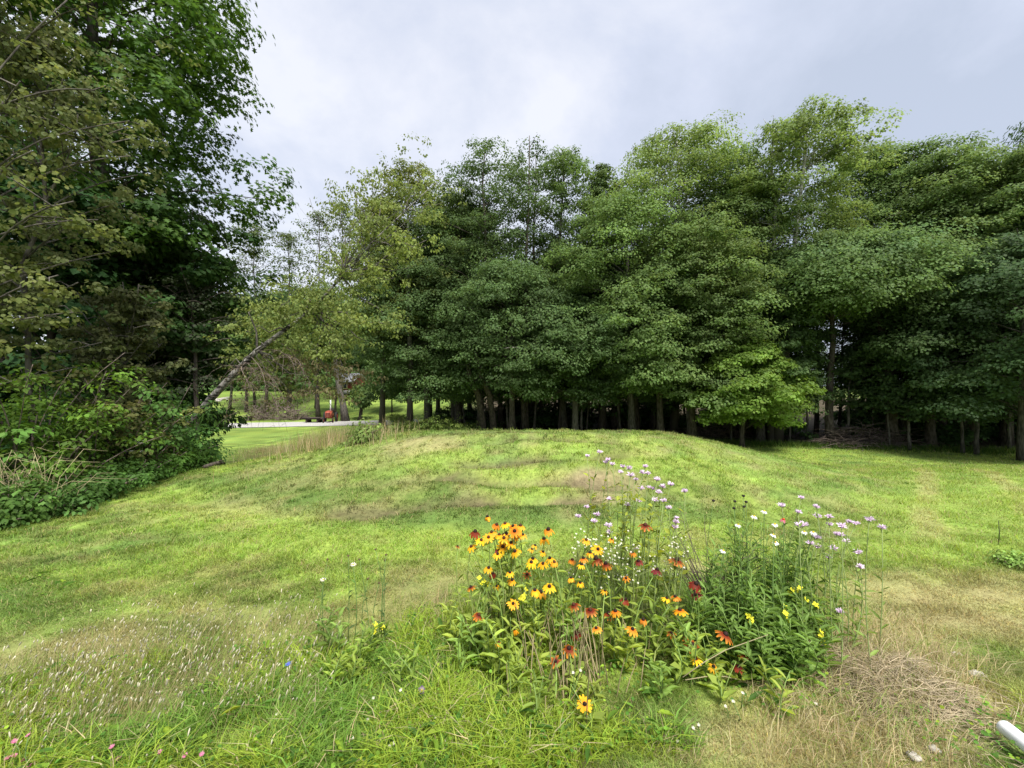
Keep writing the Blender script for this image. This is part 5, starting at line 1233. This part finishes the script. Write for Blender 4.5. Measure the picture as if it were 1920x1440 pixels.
# ------------------------------------------------------------------ light, sky, camera
def build_light():
    w = bpy.data.worlds.new('World'); S.world = w; w.use_nodes = True; nt = w.node_tree; nt.nodes.clear(); L = nt.links.new
    out = nd(nt, 'ShaderNodeOutputWorld')
    el, az = math.radians(60), math.radians(158)
    sky = nd(nt, 'ShaderNodeTexSky', sky_type='NISHITA'); sky.sun_disc = False; sky.sun_elevation = el; sky.sun_rotation = az; sky.dust_density = 2
    b1 = nd(nt, 'ShaderNodeBackground'); b1.inputs[1].default_value = .055; L(sky.outputs[0], b1.inputs[0])
    tc = nd(nt, 'ShaderNodeTexCoord'); sp = nd(nt, 'ShaderNodeSeparateXYZ'); L(tc.outputs['Generated'], sp.inputs[0])
    def math_(op, a, b=None):
        n = nd(nt, 'ShaderNodeMath', operation=op)
        for i, v in enumerate((a, b)):
            if v is None: continue
            if isinstance(v, (int, float)): n.inputs[i].default_value = v
            else: L(v, n.inputs[i])
        return n.outputs[0]
    den = math_('ADD', math_('MAXIMUM', sp.outputs[2], 0), .28)
    cb = nd(nt, 'ShaderNodeCombineXYZ'); L(math_('DIVIDE', sp.outputs[0], den), cb.inputs[0]); L(math_('DIVIDE', sp.outputs[1], den), cb.inputs[1])
    n1 = nd(nt, 'ShaderNodeTexNoise'); n1.inputs['Scale'].default_value = 1.35; n1.inputs['Detail'].default_value = 8; n1.inputs['Roughness'].default_value = .58; n1.inputs['Distortion'].default_value = .25
    L(cb.outputs[0], n1.inputs['Vector'])
    # brighter towards the thin cloud at the left, darker at the right
    vm = nd(nt, 'ShaderNodeVectorMath', operation='DOT_PRODUCT'); L(tc.outputs['Generated'], vm.inputs[0]); vm.inputs[1].default_value = tuple(Vector((-.55, .70, .46)).normalized())
    g = nd(nt, 'ShaderNodeMapRange'); g.inputs['From Min'].default_value = .3; g.inputs['From Max'].default_value = 1; g.inputs['To Min'].default_value = -.10; g.inputs['To Max'].default_value = .15
    L(vm.outputs['Value'], g.inputs['Value'])
    f = math_('ADD', n1.outputs['Fac'], g.outputs[0])
    r = nd(nt, 'ShaderNodeValToRGB'); e = r.color_ramp.elements
    e[0].position = .36; e[0].color = (.55, .605, .72, 1); e[1].position = .68; e[1].color = (.90, .915, .98, 1)
    m = e.new(.52); m.color = (.69, .735, .86, 1)
    L(f, r.inputs[0])
    b2 = nd(nt, 'ShaderNodeBackground'); b2.inputs[1].default_value = SKYS; L(r.outputs[0], b2.inputs[0])
    mx = nd(nt, 'ShaderNodeMixShader'); mx.inputs[0].default_value = .88
    L(b1.outputs[0], mx.inputs[1]); L(b2.outputs[0], mx.inputs[2]); L(mx.outputs[0], out.inputs[0])
    sd = bpy.data.lights.new('sun', 'SUN'); sd.energy = 1.5; sd.angle = math.radians(20); sd.color = (1, .965, .90)
    so = bpy.data.objects.new('sun', sd); COL.objects.link(so)
    dirv = Vector((math.sin(az) * math.cos(el), math.cos(az) * math.cos(el), math.sin(el)))
    so.rotation_euler = dirv.to_track_quat('Z', 'Y').to_euler(); so.location = (0, 0, 30)

SKYS = .213
def build_camera():
    c = bpy.data.cameras.new('camera'); c.sensor_width = 36; c.lens = 36 * F / 1920; c.clip_end = 2000; c.clip_start = .05
    o = bpy.data.objects.new('camera', c); COL.objects.link(o); o.location = (0, 0, CZ); o.rotation_euler = (math.pi / 2, 0, 0)
    S.camera = o
    S.view_settings.view_transform = 'Standard'; S.view_settings.look = 'None'; S.view_settings.exposure = 2.35; S.view_settings.gamma = 1

build_camera(); build_light(); build_ground(); build_road(); build_grass()
build_wood(); build_left(); build_far()
build_rudbeckia(); build_monarda(); build_small(); build_plants()
